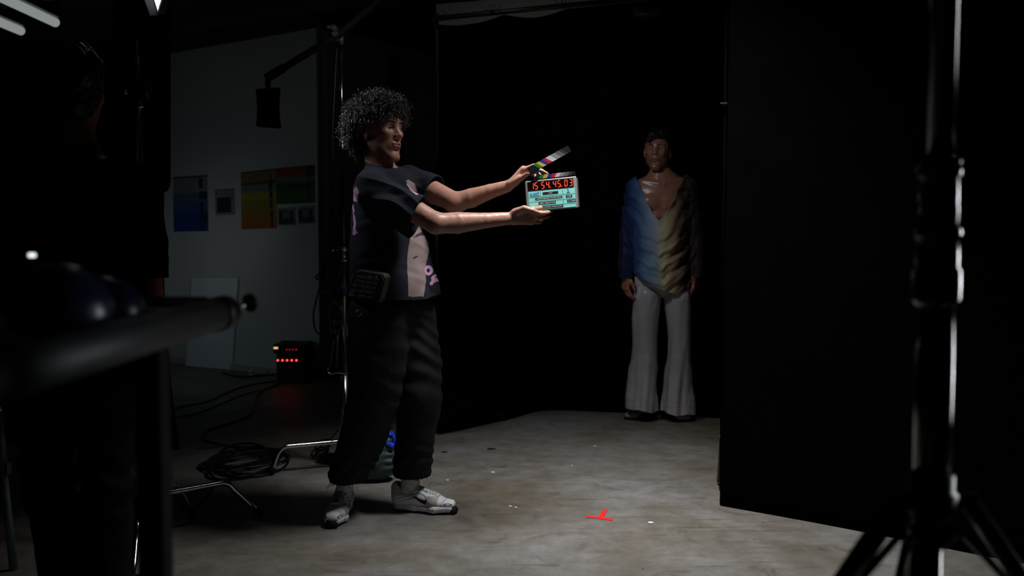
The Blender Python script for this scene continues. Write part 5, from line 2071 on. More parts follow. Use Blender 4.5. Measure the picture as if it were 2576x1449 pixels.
def build_stands():
    # centre stand behind the slate holder
    x, y = -0.872, 4.93
    legs = [(G(682, 1196).x, G(682, 1196).y, 0.80), (x + 0.20, y + 0.30, 0.80), (x + 0.34, y - 0.16, 0.80)]
    zt = U(858, 112, y).z
    z1 = U(864, 655, y).z
    z2 = U(860, 372, y).z
    st = c_stand('century_stand', 'tall chrome stand behind the slate holder with a dark boom arm slanting down left', x, y, legs,
                 [(0.10, z1 + 0.01, 0.017, 'black_metal'), (z1, z2, 0.0125, 'black_metal'), (z2, zt, 0.0095, 'chrome')], z_leg=0.135)
    # stand bright lower section
    mb = MB()
    mb.lathe((x, y, 0.18), (0, 0, 1), [(0, .019), (.30, .019)], 18)
    mb.build('lower_sleeve', M['steel'], st)
    # grip head and boom
    c = U(858, 98, y)
    mb = MB()
    mb.lathe(c + Vector((0, 0, -0.03)), (0, 0, 1), [(0, .013), (.02, .016), (.045, .016), (.05, .010)], 16)
    mb.build('stud_socket', M['dark_cast'], st)
    a0 = U(672, 196, y - 0.02)
    a1 = U(850, 88, y - 0.03)
    a2 = U(930, 22, y - 0.06)
    a3 = U(1010, -60, y - 0.1)
    mb = MB()
    mb.tube([a0, a1, a2, a3], 0.018, 14)
    b = mb.build('boom_arm', M['rubber'], st)
    mb = MB()
    d = (a1 - a0).normalized()
    mb.tube([a0 - d * 0.005, a0 + d * 0.10], 0.023, 14)
    mb.build('arm_sleeve', M['rubber'], b)
    mb = MB()
    mb.lathe(U(848, 92, y + 0.03), (0, -1, 0), [(0, .03), (.01, .036), (.06, .036), (.07, .02), (.085, .018), (.09, .012)], 22)
    mb.lathe(U(846, 80, y + 0.03), (0, -1, 0), [(0, .02), (.09, .02), (.1, .008)], 16)
    mb.build('pivot_clamp', M['dark_cast'], b)
    mb = MB()
    knob(mb, U(838, 76, y - 0.06), (-0.3, -0.8, 0.1), 1.3)
    mb.build('pivot_knob', M['dark_cast'], b)
    # counterweight bag
    w_ = thing('weight_bag', U(675, 322, y - .02), 'black rectangular weight bag hanging from the lower left end of the boom arm', 'sandbag')
    sv = Vol(U(635, 345, y) + Vector((0, -.1, 0)), U(715, 205, y) + Vector((0, .1, 0)), 0.004)
    ctr = A(U(675, 272, y - .02))

    def bagf(X_, Y_, Z_):
        hw = 0.052 + 0.010 * ((Z_ - ctr[2]) / 0.1) ** 2
        hh = 0.098 - 0.12 * (X_ - ctr[0]) * -0.6
        t = 0.022 + 0.016 * np.cos((X_ - ctr[0]) * 22) * np.cos((Z_ - ctr[2]) * 13)
        q = np.maximum(np.maximum(np.abs(X_ - ctr[0]) - hw, np.abs(Z_ - ctr[2]) - hh), np.abs(Y_ - ctr[1]) - t)
        return q
    sl, X_, Y_, Z_ = sv.reg(sv.o, sv.o + sv.n * sv.h)
    sv.V = bagf(X_, Y_, Z_).astype(f32)
    V, Q = sv.mesh()
    V = lap(V, Q, 4)
    sdf_object('bag', V, Q, M['black_cloth'], w_)
    mb = MB()
    mb.box(U(674, 207, y - .02), (0.024, 0.02, 0.055), bevel=0.003)
    mb.build('strap', M['black_cloth'], w_)
    # cable hanging beside the pole with coils
    r = thing('coiled_cable', U(820, 860, y - .05), 'thin black cable running down beside the chrome stand and looped in hanging coils', 'cable')
    D = y - 0.06
    pts = [U(a, b_, D) for a, b_ in ((847, 120), (841, 220), (836, 330), (838, 450), (832, 560), (824, 630), (815, 672), (800, 690), (796, 700), (806, 700), (818, 680), (822, 670), (812, 700), (806, 725), (815, 738), (834, 722), (846, 700), (842, 680), (828, 674), (822, 690), (824, 720), (838, 738), (856, 725), (858, 700), (846, 680), (826, 672), (812, 690), (800, 740), (790, 790), (794, 830), (812, 848), (822, 852), (824, 840), (828, 820), (832, 800), (842, 780), (850, 790))]
    pts = [p + Vector((0, 0.012 * math.sin(i * 1.3), 0)) for i, p in enumerate(pts)]
    mb = MB()
    mb.tube(crom(pts, 8), 0.0045, 8)
    mb.build('cable', M['cable'], r)
    mb = MB()
    ring = []
    for k in range(40):
        a = k / 40 * 2 * math.pi * 4
        ring.append(U(842 + 17 * math.cos(a) + 3 * math.sin(a * .3), 795 + 42 * math.sin(a) + k * .3, D - 0.02 + 0.02 * math.sin(a * 1.7)))
    mb.tube(crom(ring, 4), 0.0045, 8)
    mb.build('cable_loops', M['cable'], r)
    # hanging clamps below the coils
    h = thing('hanging_clamp', U(845, 930, y - .04), 'black clamp with a curved wire handle hung low on the chrome stand', 'clamp')
    mb = MB()
    for a, b_ in (((845, 820), (828, 925)), ((850, 820), (846, 922)), ((862, 820), (870, 915)), ((872, 815), (876, 915))):
        mb.tube([U(*a, D), U(*b_, D - 0.01)], 0.006, 8)
    mb.build('bars', M['dark_cast'], h)
    mb = MB()
    mb.tube(crom([U(828, 918, D), U(824, 930, D), U(830, 940, D), U(850, 938, D), U(868, 940, D), (U(880, 930, D)), U(882, 918, D)], 6), 0.004, 8)
    tag(mb.build('wire_handle', M['steel'], h), 'curved steel wire')
    mb = MB()
    mb.box(U(848, 812, D), (0.05, 0.03, 0.03), bevel=0.006)
    mb.build('clamp_head', M['dark_cast'], h)
    t = thing('blue_tape', U(862, 745, y), 'short band of dark blue tape wrapped on the chrome stand at waist height', 'tape')
    mb = MB()
    q = U(864, 728, y)
    mb.lathe((x, y, q.z - .03), (0, 0, 1), [(0, .0185), (.06, .0185)], 18)
    mb.build('tape_band', mat('tape_blue', (0.008, 0.012, 0.10), 0.6), t)

    # left stand
    x, y = -1.452, 3.74
    legs = [(G(655, 1301).x, G(655, 1301).y, 0.66), (G(487, 1298).x, G(487, 1298).y - 0.02, 0.55), (G(333, 1475).x, G(333, 1475).y, 0.62)]
    zt = U(352, 205, y).z
    st = c_stand('century_stand', 'chrome stand with grip head in front of the black flag, beside the shadowed person', x, y, legs,
                 [(0.10, U(360, 590, y).z, 0.0165, 'steel'), (U(360, 590, y).z - .01, U(352, 262, y).z, 0.0125, 'steel'), (U(352, 262, y).z - 0.01, zt + 0.1, 0.0085, 'steel')], z_leg=0.17)
    mb = MB()
    c = U(354, 225, y)
    mb.lathe(c + Vector((0, .04, 0)), (0, -1, 0), [(0, .03), (.012, .036), (.05, .036), (.06, .028)], 22)
    hd = mb.build('grip_head', M['dark_cast'], st)
    mb = MB()
    mb.prism([U(341, 197, y - .03), U(366, 200, y - .03), U(360, 225, y - .03), U(366, 252, y - .03), U(342, 252, y - .03)], (0, 0.03, 0))
    bmesh.ops.bevel(mb.bm, geom=list(mb.bm.edges), offset=0.003, segments=2, affect='EDGES')
    mb.build('jaw', M['dark_cast'], hd)
    mb = MB()
    mb.lathe(U(354, 272, y), (0, 0, 1), [(0, .008), (.004, .012), (.012, .012), (.016, .008)], 14)
    mb.build('bolt', M['chrome'], hd)
    mb = MB()
    mb.tube([U(344, 455, y - .045), U(344, 100, y - .045)], 0.0055, 10)
    mb.build('grip_arm', M['black_metal'], st)
    # small clamp with key just above the leg
    mb = MB()
    D = 3.80
    mb.tube([U(404, 1143, D), U(412, 1185, D), U(422, 1196, D)], 0.006, 10)
    mb.prism([U(425, 1196, D), U(434, 1197, D), U(440, 1228, D), U(430, 1230, D)], (0, .012, 0))
    cl = mb.build('bracket', M['steel'], st)
    mb = MB()
    mb.tube([U(428, 1213, D - .01), U(412, 1217, D - .01)], 0.003, 8)
    mb.lathe(U(412, 1217, D - .01), (-1, 0, -.1), [(0, .004), (.004, .010), (.010, .010), (.013, .004)], 12)
    mb.build('wing_screw', M['chrome'], cl)
    mb = MB()
    mb.tube([U(438, 1226, D), U(462, 1276, D + .06)], 0.007, 10)
    mb.build('stub_rod', M['black_metal'], st)


def build_big_stand():
    Y = 1.36
    xa = U(2356, 700, Y).x
    r = thing('combo_stand', Vector((xa, Y, 0)), 'heavy chrome stand with two flat locking knobs close to the lens at the right', 'stand')
    Z = lambda py: U(2356, py, Y).z
    mb = MB()
    mb.tube([Vector((xa + .002, Y, Z(430))), Vector((xa + .002, Y, 2.35))], 0.0188, 32)
    mb.build('upper_tube', M['dark_chrome'], r)
    mb = MB()
    mb.tube([Vector((xa, Y, Z(1245))), Vector((xa, Y, Z(740)))], 0.0262, 32)
    mb.build('main_tube', M['dark_chrome'], r)
    mb = MB()
    mb.tube([Vector((xa - .006, Y, 0.35)), Vector((xa - .006, Y, Z(1240)))], 0.0215, 32)
    mb.build('lower_tube', M['dark_chrome'], r)
    mb = MB()
    zb = Z(768)
    H = Z(395) - zb
    pr = [(0, .029), (.01, .0335), (.05, .0335), (.055, .030), (H * .46, .030), (H * .47, .033), (H * .52, .033), (H * .53, .0285), (H * .66, .0285), (H * .67, .0275), (H * .86, .0275), (H * .87, .031), (H * .98, .031), (H, .022)]
    mb.lathe((xa, Y, zb), (0, 0, 1), pr, 36)
    col = mb.build('collar', M['dark_chrome'], r)
    for py, tip, h_ in ((408, 2500, 10), (620, 2486, 11)):
        mb = MB()
        q = U(2404, py, Y)
        e = U(tip, py, Y)
        up = py < 500
        poly = [q + Vector((0, 0, .010)), q.lerp(e, .5) + Vector((0, 0, .010 if up else .012)), e + Vector((0, 0, .006 if up else 0.0)), e + Vector((0, 0, -.003)), q.lerp(e, .6) + Vector((0, 0, -.018 if up else -.010)), q + Vector((0, 0, -.020 if up else -.010))]
        mb.prism([p - Vector((0, .006, 0)) for p in poly], (0, .012, 0))
        bmesh.ops.bevel(mb.bm, geom=list(mb.bm.edges), offset=0.002, segments=2, affect='EDGES')
        mb.tube([Vector((xa + .02, Y, q.z)), q + Vector((.01, 0, 0))], .008, 12)
        mb.build('locking_knob', M['black_plastic'], r)
    mb = MB()
    zh = Z(1290)
    mb.lathe((xa, Y, zh), (0, 0, 1), [(0, .030), (.004, .036), (.030, .036), (.034, .031), (.056, .031), (.06, .028)], 32)
    mb.build('leg_hub', M['black_metal'], r)
    mb = MB()
    mb.lathe((xa, Y, Z(1370)), (0, 0, 1), [(0, .025), (.01, .03), (.03, .03), (.034, .024)], 28)
    mb.build('brace_ring', M['black_metal'], r)
    for k, (dx, dy) in enumerate(((-0.62, -0.10), (0.62, 0.02), (0.12, 0.60))):
        d = Vector((dx, dy, 0)).normalized()
        h = Vector((xa, Y, Z(1262))) + d * 0.055
        e = Vector((xa, Y, 0.014)) + Vector((dx, dy, 0)) * 1.0
        mb = MB()
        mb.tube([h, e], 0.0135 if k else 0.016, 16)
        lg = mb.build('leg', M['dark_cast'] if k != 1 else M['steel'], r)
        mb = MB()
        mb.box(Vector((xa, Y, Z(1258))) + d * 0.045, (0.04, 0.022, 0.022), rot=Matrix.Rotation(math.atan2(dy, dx), 3, 'Z'), bevel=.004)
        mb.build('leg_hinge', M['dark_cast'], r)
        m1 = h.lerp(e, .26)
        mb = MB()
        mb.tube([Vector((xa, Y, Z(1352))) + d * 0.03, Vector((xa, Y, Z(1345))) + d * 0.05, m1], 0.006, 10)
        mb.build('brace', M['steel'], r)


def build_cart():
    """equipment cart close to the lens at the left, its rail running away from the camera"""
    xr = -0.475
    zr = 1.075
    root = thing('equipment_cart', Vector((-0.80, 1.1, 0)), 'out-of-focus equipment cart with a round metal side rail close to the lens at the left', 'cart')
    rail_a = U(-150, 985, 0.80)
    rail_b = U(556, 788, 1.60)
    mb = MB()
    mb.tube([rail_a, rail_b], 0.0265, 32)
    mb.build('side_rail', mat('rail_metal', (0.03, 0.034, 0.036), 0.55, 0.4, 0.06, 20), root)
    d = (rail_b - rail_a).normalized()
    mb = MB()
    q0 = rail_a.lerp(rail_b, (U(545, 0, 1.6).x * 0 + 0.955))
    mb.tube([q0, rail_b + d * 0.02], 0.0290, 28)
    mb.tube([rail_b + d * 0.015, rail_b + d * 0.030], 0.024, 28)
    mb.build('end_sleeve', M['black_plastic'], root)
    mb = MB()
    e = rail_b + d * 0.03
    p = [e, U(612, 768, 1.66), U(624, 764, 1.67)]
    mb.tube(p, 0.0055, 12)
    tag(mb.build('screw', M['steel'], root), 'steel screw shank')
    mb = MB()
    dk = (p[2] - p[0]).normalized()
    mb.lathe(U(622, 765, 1.665), dk, [(0, .012), (.004, .017), (.010, .017), (.014, .010)], 20)
    mb.build('screw_knob', M['black_plastic'], root)
    # rear bar and deck
    mb = MB()
    a = U(520, 762, 1.66)
    b = U(-250, 762, 1.66)
    mb.tube([a, b], 0.011, 12)
    mb.build('rear_bar', M['black_metal'], root)
    mb = MB()
    P0 = [U(-160, 965, 0.85), U(520, 785, 1.60), U(-250, 785, 1.60), U(-900, 965, .85)]
    mb.prism([Vector((p.x, p.y, 1.050)) for p in P0], (0, 0, 0.018))
    tag(mb.build('deck', mat('deck_laminate', (0.022, 0.04, 0.045), 0.5), root), 'dark teal deck')
    mb = MB()
    c = U(383, 1000, 1.30)
    mb.box((c.x, 1.30, 0.53), (0.038, 0.038, 1.04), bevel=0.004)
    mb.build('leg', M['rubber'], root)
    mb = MB()
    mb.box((-1.05, 1.35, 0.53), (0.038, 0.038, 1.04), bevel=0.004)
    mb.build('leg', M['black_metal'], root)
    # two rounded navy pouches on the deck
    nav = mat('navy_vinyl', (0.004, 0.007, 0.028), 0.35, var=0.3, coat=0.15, coat_rough=0.2)
    for i, (px_, py_, D, sx, lab) in enumerate(((140, 815, 1.22, 0.062, 'larger glossy navy pouch on the cart deck, nearer the lens'), (255, 780, 1.36, 0.048, 'smaller glossy navy pouch on the cart deck beside the rail'))):
        c = A(U(px_, py_, D))
        c[2] = 1.068 + sx * 0.72
        vv = Vol(c - 0.13, c + 0.13, 0.003)
        vv.add(ell(c, (sx, sx * 0.9, sx * 0.85)), 0)
        vv.add(ell(c + A((0.03, -0.01, -0.012)), (sx * .65, sx * .8, sx * .62)), 0.03)
        vv.cut(lambda X_, Y_, Z_: Z_ - 1.0685 + 0 * X_ + 0 * Y_)
        V, Q = vv.mesh()
        g = vv.grad(V)
        V = V + g * ((0.0012 * fbm(V, 25, 2, i + 3)) * np.clip((V[:, 2] - 1.07) / .02, 0, 1))[:, None]
        o = base_to(link('soft_pouch', np_mesh('soft_pouch', V, Q), nav))
        tag(o, lab, 'pouch')
    # small monitor box with a lit lamp
    c = U(78, 660, 1.45)
    mo = thing('camera_monitor', Vector((c.x, c.y, 1.068)), 'dark monitor box on the cart with one small bright white lamp', 'monitor')
    mb = MB()
    mb.box((c.x - 0.02, c.y + 0.02, 1.155), (0.17, 0.03, 0.11), bevel=.004)
    mb.build('housing', M['black_cloth'], mo)
    mb = MB()
    mb.box((c.x - 0.02, c.y + 0.02, 1.085), (0.03, 0.03, 0.034))
    mb.build('foot', M['black_plastic'], mo)
    mb = MB()
    q = U(78, 642, c.y)
    mb.box((q.x, c.y + 0.003, q.z), (0.011, 0.006, 0.0065), bevel=.002)
    tag(mb.build('indicator_lamp', mat('lamp_white', (0.6, 0.65, 0.6), 0.5, emit=(0.85, 1.0, 0.92), estr=1.3), mo), 'small bright white lamp')
    # pale leaning tube at the far left
    r = thing('light_stand', Vector((-1.83, 3.47, 0)), 'pale metal stand leg leaning at the lower left corner of the picture', 'stand')
    a, b = U(-8, 1040, 3.25), G(34, 1434)
    mb = MB()
    mb.tube([a.lerp(b, .18), b + Vector((0, 0, .006))], 0.0145, 16)
    mb.build('leg', mat('pale_tube', (0.22, 0.29, 0.33), 0.4, 0.4), r)
    mb = MB()
    mb.tube([a, a.lerp(b, .35)], 0.019, 14)
    mb.box(a.lerp(b, .34), (.05, .03, .045), bevel=.005)
    mb.build('collar', mat('pale_collar', (0.12, 0.14, 0.16), 0.45, 0.4), r)
    mb = MB()
    mb.tube([a, a + Vector((-.25, .1, .5))], 0.019, 14)
    mb.build('pole', M['steel'], r)
    mb = MB()
    mb.tube([a + Vector((-.1, .05, .2)), Vector((-2.35, 3.1, 0.012))], 0.0145, 12)
    mb.build('leg', M['steel'], r)


def build_lamps():
    # two strip lamps on the ceiling
    glow = mat('strip_glow', (0.6, 0.62, 0.6), 0.6, emit=(0.86, 0.95, 0.92), estr=0.26)
    for i, ((x, y0, y1), lab) in enumerate((((-3.655, 6.1, 7.74), 'longer glowing strip lamp at the top left corner of the picture'), ((-4.09, 6.6, 8.05), 'shorter glowing strip lamp below the longer one at the top left'))):
        z = CEIL - 0.05
        r = thing('strip_lamp', Vector((x, (y0 + y1) / 2, z)), lab, 'lamp')
        mb = MB()
        mb.box((x, (y0 + y1) / 2, z + .15), (0.10, y1 - y0 + .02, 0.13), bevel=.005)
        mb.build('housing', M['black_metal'], r)
        mb = MB()
        mb.tube([Vector((x, y0, z + .05)), Vector((x, y1, z + .05))], 0.036, 16)
        tag(mb.build('tube', glow, r), 'pale glowing tube')
        for yy in (y0 + .2, y1 - .2):
            mb = MB()
            mb.tube([Vector((x, yy, z + .16)), Vector((x, yy, 3.12))], 0.006, 6)
            mb.build('hanger', M['black_metal'], r)
    # led panel whose lower corner enters the picture
    Y = 3.80
    r = thing('led_panel', U(397, 36, Y), 'bright dotted light panel whose lower corner hangs into the top of the picture', 'lamp')
    c = U(398, 34, Y)
    ex = Vector((0.42, -0.30, 0.86)).normalized()
    ey = Vector((-0.34, 0.22, 0.92)).normalized()
    nn = ex.cross(ey).normalized()
    if nn.y > 0:
        nn = -nn
    s = 0.34
    mb = MB()
    mb.prism([c, c + ex * s, c + ex * s + ey * s, c + ey * s], -nn * 0.03)
    mb.build('housing', M['black_plastic'], r)
    mb = MB()
    o = .006
    b = c + (ex + ey) * o + nn * 0.001
    s2 = s - 2 * o
    mb.prism([b, b + ex * s2, b + (ex + ey) * s2, b + ey * s2], nn * 0.002)
    m = mat('led_grid', (0.6, 0.6, 0.65), 0.4, emit=(0.80, 0.84, 1.0), estr=0.9)
    nt = m.node_tree
    tc = nt.nodes.new('ShaderNodeTexCoord')
    v = nt.nodes.new('ShaderNodeTexVoronoi')
    v.inputs['Scale'].default_value = 150
    v.inputs['Randomness'].default_value = 0.25
    nt.links.new(tc.outputs['Object'], v.inputs['Vector'])
    mr = nt.nodes.new('ShaderNodeMapRange')
    mr.inputs['From Min'].default_value = 0.1
    mr.inputs['From Max'].default_value = 0.5
    mr.inputs['To Min'].default_value = 1.5
    mr.inputs['To Max'].default_value = 0.45
    nt.links.new(v.outputs['Distance'], mr.inputs['Value'])
    nt.links.new(mr.outputs[0], nt.nodes['Principled BSDF'].inputs['Emission Strength'])
    tag(mb.build('diode_face', m, r), 'bright dotted diode face')
    mb = MB()
    mb.prism([c - ey * .006 - ex * .002, c + ey * s - ex * .002, c + ey * s - ex * .03 + nn * .03, c - ey * .0 - ex * .015 + nn * .03], nn * 0.002)
    mb.build('barn_door', M['dark_cast'], r)
    mb = MB()
    mb.tube([c + (ex + ey) * s * .5 - nn * .03, Vector((c.x - .05, c.y + .10, 3.12))], 0.012, 10)
    mb.build('hanger', M['black_metal'], r)


def build_wall_things():
    P = lambda px, py, off=0.0: PLN(px, py, WA, WN) + WN * off

    def poster(label, quad, bands, marks, frame_rows=(), base_c=(0.10, 0.11, 0.12), group=None):
        """quad TL,TR,BR,BL px; bands: list of (v0,v1,u0,u1,color); marks the same"""
        TL, TR, BR, BL = quad

        def q(u, v, o):
            a = (TL[0] + (TR[0] - TL[0]) * u, TL[1] + (TR[1] - TL[1]) * u)
            b = (BL[0] + (BR[0] - BL[0]) * u, BL[1] + (BR[1] - BL[1]) * u)
            return P(a[0] + (b[0] - a[0]) * v, a[1] + (b[1] - a[1]) * v, o)
        mats = []
        idx = {}

        def mi(c):
            if c not in idx:
                idx[c] = len(mats)
                mats.append(mat('poster_ink', tuple(0.6 * q_ for q_ in c), 0.6, var=0.04, scale=3))
            return idx[c]
        mb = MB()
        k0 = mi(base_c)
        mb.prism([q(0, 0, .001), q(1, 0, .001), q(1, 1, .001), q(0, 1, .001)], WN * 0.002, k0)
        for (v0, v1, u0, u1, c) in bands:
            mb.prism([q(u0, v0, .003), q(u1, v0, .003), q(u1, v1, .003), q(u0, v1, .003)], WN * 0.0006, mi(c))
        for (v0, v1, u0, u1, c) in marks:
            mb.prism([q(u0, v0, .0038), q(u1, v0, .0038), q(u1, v1, .0038), q(u0, v1, .0038)], WN * 0.0006, mi(c))
        o = mb.build('poster', mats)
        n = len(o.data.vertices)
        base_to(o)
        return tag(o, label, 'poster')

    def grad(c0, c1, v0, v1, u0, u1, n):
        return [(v0 + (v1 - v0) * i / n, v0 + (v1 - v0) * (i + 1) / n, u0, u1, tuple(c0[k] + (c1[k] - c0[k]) * i / max(n - 1, 1) for k in range(3))) for i in range(n)]
    dk = (0.03, 0.035, 0.04)
    ln = lambda vs, u0, u1, c=(0.16, 0.19, 0.20): [(v, v + .006, u0, u1, c) for v in vs]
    poster('blue graded chart poster at the left end of the pale wall', ((436, 446), (522, 440), (525, 581), (438, 583)),
           grad((0.10, 0.20, 0.26), (0.02, 0.10, 0.40), .30, .70, 0, 1, 6) + [(.70, 1.0, 0, 1, (0.012, 0.06, 0.36)), (0, .03, 0, 1, dk), (.03, .30, 0, 1, (0.30, 0.33, 0.34))],
           [(.05, .23, .75, .87, dk), (.29, .43, .76, .98, dk), (.48, .67, .76, .88, dk), (.68, .84, .76, .97, dk), (.86, .99, .77, .88, dk)] + ln([.08, .12, .16, .20, .26, .36, .40, .50, .54, .60, .76, .80], .05, .62))
    poster('small pale sheet with a dark square, between the blue and orange posters', ((541, 477), (590, 474), (592, 540), (543, 542)),
           [(0, 1, 0, 1, (0.30, 0.30, 0.30)), (0, .03, 0, 1, dk)], [(.32, .90, .10, .82, dk), (.30, .36, .80, .95, (0.16, 0.15, 0.15)), (.14, .20, .05, .14, (0.25, 0.06, 0.05))])
    poster('yellow to orange graded chart poster in the middle of the wall', ((606, 434), (694, 424), (698, 574), (609, 577)),
           [(0, .02, 0, 1, dk), (.02, .19, 0, 1, (0.30, 0.20, 0.11)), (.19, .37, 0, 1, (0.24, 0.25, 0.24)), (.37, .50, 0, 1, (0.42, 0.40, 0.03))] + grad((0.34, 0.30, 0.04), (0.46, 0.13, 0.015), .50, 1.0, 0, 1, 7),
           [(.19, .24, .04, .98, (0.10, 0.09, 0.08)), (.09, .20, .83, .87, dk), (.20, .34, .79, .90, dk), (.36, .50, .81, .90, dk), (.53, .66, .81, .89, dk), (.69, .84, .82, .90, dk), (.86, .99, .83, .89, dk)] + ln([.06, .10, .14, .28, .33, .56, .60, .66, .72, .80], .05, .70, (0.2, 0.16, 0.08)))
    poster('chart poster with a red top band over green, right of the orange one', ((695, 423), (792, 415), (793, 510), (697, 514)),
           [(0, .24, 0, .78, (0.30, 0.045, 0.01)), (0, .30, .78, 1, (0.06, 0.015, 0.01)), (.24, .5, 0, 1, (0.16, 0.20, 0.15)), (.5, 1, 0, 1, (0.015, 0.16, 0.02))] + grad((0.10, 0.18, 0.09), (0.015, 0.20, 0.03), .42, .66, 0, 1, 4),
           [(.30, .55, .82, .86, dk), (.5, .72, .79, .88, dk), (.75, .95, .80, .90, dk)] + ln([.33, .38, .55, .62, .70], .05, .7, (0.08, 0.16, 0.08)))
    for lab, qd in (('left of two small sheets with a grey garment sketch below the green poster', ((699, 524), (744, 521), (745, 566), (701, 568))),
                    ('right of two small sheets with a grey garment sketch below the green poster', ((749, 520), (792, 517), (793, 562), (751, 564)))):
        poster(lab, qd, [(0, 1, 0, 1, (0.30, 0.31, 0.31))], [(.22, .60, .06, .30, dk), (.22, .60, .66, .88, dk), (.14, .24, .06, .90, (0.10, 0.11, 0.11)), (.60, .92, .05, .95, dk), (.30, .66, .36, .62, (0.2, 0.22, 0.23)), (.90, .93, .1, .9, (0.15, 0.15, 0.15))])
    # leaning foam board
    tl, tr = PLN(489, 698, WA, WN) + WN * .03, PLN(604, 698, WA, WN) + WN * .03
    bl, br = G(467, 920), G(584, 930)
    mb = MB()
    mb.prism([bl, br, tr, tl], -WN * 0.010)
    o = base_to(mb.build('foam_board', M['foam']))
    tag(o, 'pale rectangular foam board leaning against the wall under the posters', 'board')
    # stacked power units with small red lamps
    Db = 8.1
    base = G(728, 966)
    Db = base.y
    r = thing('power_unit', base, 'black box unit by the wall with two rows of small red lamps', 'power box')
    Pq = lambda px, py, dy=0: U(px, py, Db + dy)
    mb = MB()
    a = Pq(694, 890)
    b = Pq(764, 936)
    zc = (a.z + max(b.z, 0.0)) / 2
    mb.box(((a.x + b.x) / 2, Db + .15, a.z / 2 + .002), (b.x - a.x, .30, a.z), bevel=.01)
    low = mb.build('lower_unit', M['black_plastic'], r)
    a2, b2 = Pq(686, 866), Pq(768, 890)
    mb = MB()
    mb.box(((a2.x + b2.x) / 2, Db + .15, (a2.z + b2.z) / 2), (b2.x - a2.x, .30, a2.z - b2.z - .002), bevel=.01)
    up = mb.build('upper_unit', M['black_plastic'], r)
    mb = MB()
    mb.tube(crom([Pq(705, 868, .12), Pq(712, 861, .12), Pq(735, 860, .12), Pq(742, 867, .12)], 5), .006, 8)
    mb.build('handle', M['black_plastic'], up)
    lr = mat('lamp_red', (0.4, 0.01, 0.01), 0.4, emit=(1, 0.032, 0.02), estr=5.0)
    lr2 = mat('lamp_red_dim', (0.4, 0.01, 0.01), 0.4, emit=(1, 0.01, 0.03), estr=0.9)
    for i in range(5):
        mb = MB()
        mb.lathe(Pq(699 + i * 11.7, 906.4, 0.0), (0, -1, 0), [(0, .0078), (.004, .0078), (.006, .004)], 12)
        mb.build('red_lamp', lr, low)
    for i in range(4):
        mb = MB()
        mb.lathe(Pq(721 + i * 8, 879.5, 0.0), (0, -1, 0), [(0, .0045 if i > 1 else .0035), (.004, .004)], 10)
        mb.build('red_lamp', lr2, up)
    mb = MB()
    q = Pq(694, 875.3)
    mb.box((q.x, Db - .002, q.z), (.036, .006, .018), bevel=.003)
    tag(mb.build('yellow_lamp', mat('lamp_yellow', (0.5, 0.35, 0.1), 0.4, emit=(1.0, 0.62, 0.22), estr=0.75), up), 'small lit yellow lamp')
    for i, px_ in enumerate((706, 731)):
        mb = MB()
        mb.lathe(Pq(px_, 926, 0.0), (0, -1, 0), [(0, .018), (.02, .018), (.03, .010)], 12)
        mb.build('socket', M['dark_cast'], low)
    # white plug on the floor
    g = G(634, 946)
    r = thing('plug_adapter', g, 'small white plug adapter lying on the floor left of the black power box', 'plug')
    mb = MB()
    w_ = 14 / F_PX * g.y
    mb.box((g.x, g.y, .032), (w_ * .8, .03, .062), bevel=.006)
    mb.build('adapter_body', mat('white_plastic', (0.45, 0.46, 0.46), 0.5), r)
    mb = MB()
    mb.box((g.x, g.y - .016, .030), (.012, .003, .018))
    mb.build('socket_hole', M['rubber'], r)
    mb = MB()
    mb.tube([Vector((g.x - .02, g.y, .066)), Vector((g.x - .035, g.y, .068)), Vector((g.x - .04, g.y, .056))], .004, 8)
    mb.build('wire_loop', mat('grey_wire', (0.2, 0.2, 0.2), .6), r)


def floor_cable(pts, r, label, name='floor_cable', group=None):
    P = [Vector((G(a, b).x, G(a, b).y, r * 0.95)) for a, b in pts]
    mb = MB()
    mb.tube(crom(P, 8), r, 8)
    o = mb.build(name, M['cable'])
    base_to(o)
    return tag(o, label, 'cable', group)


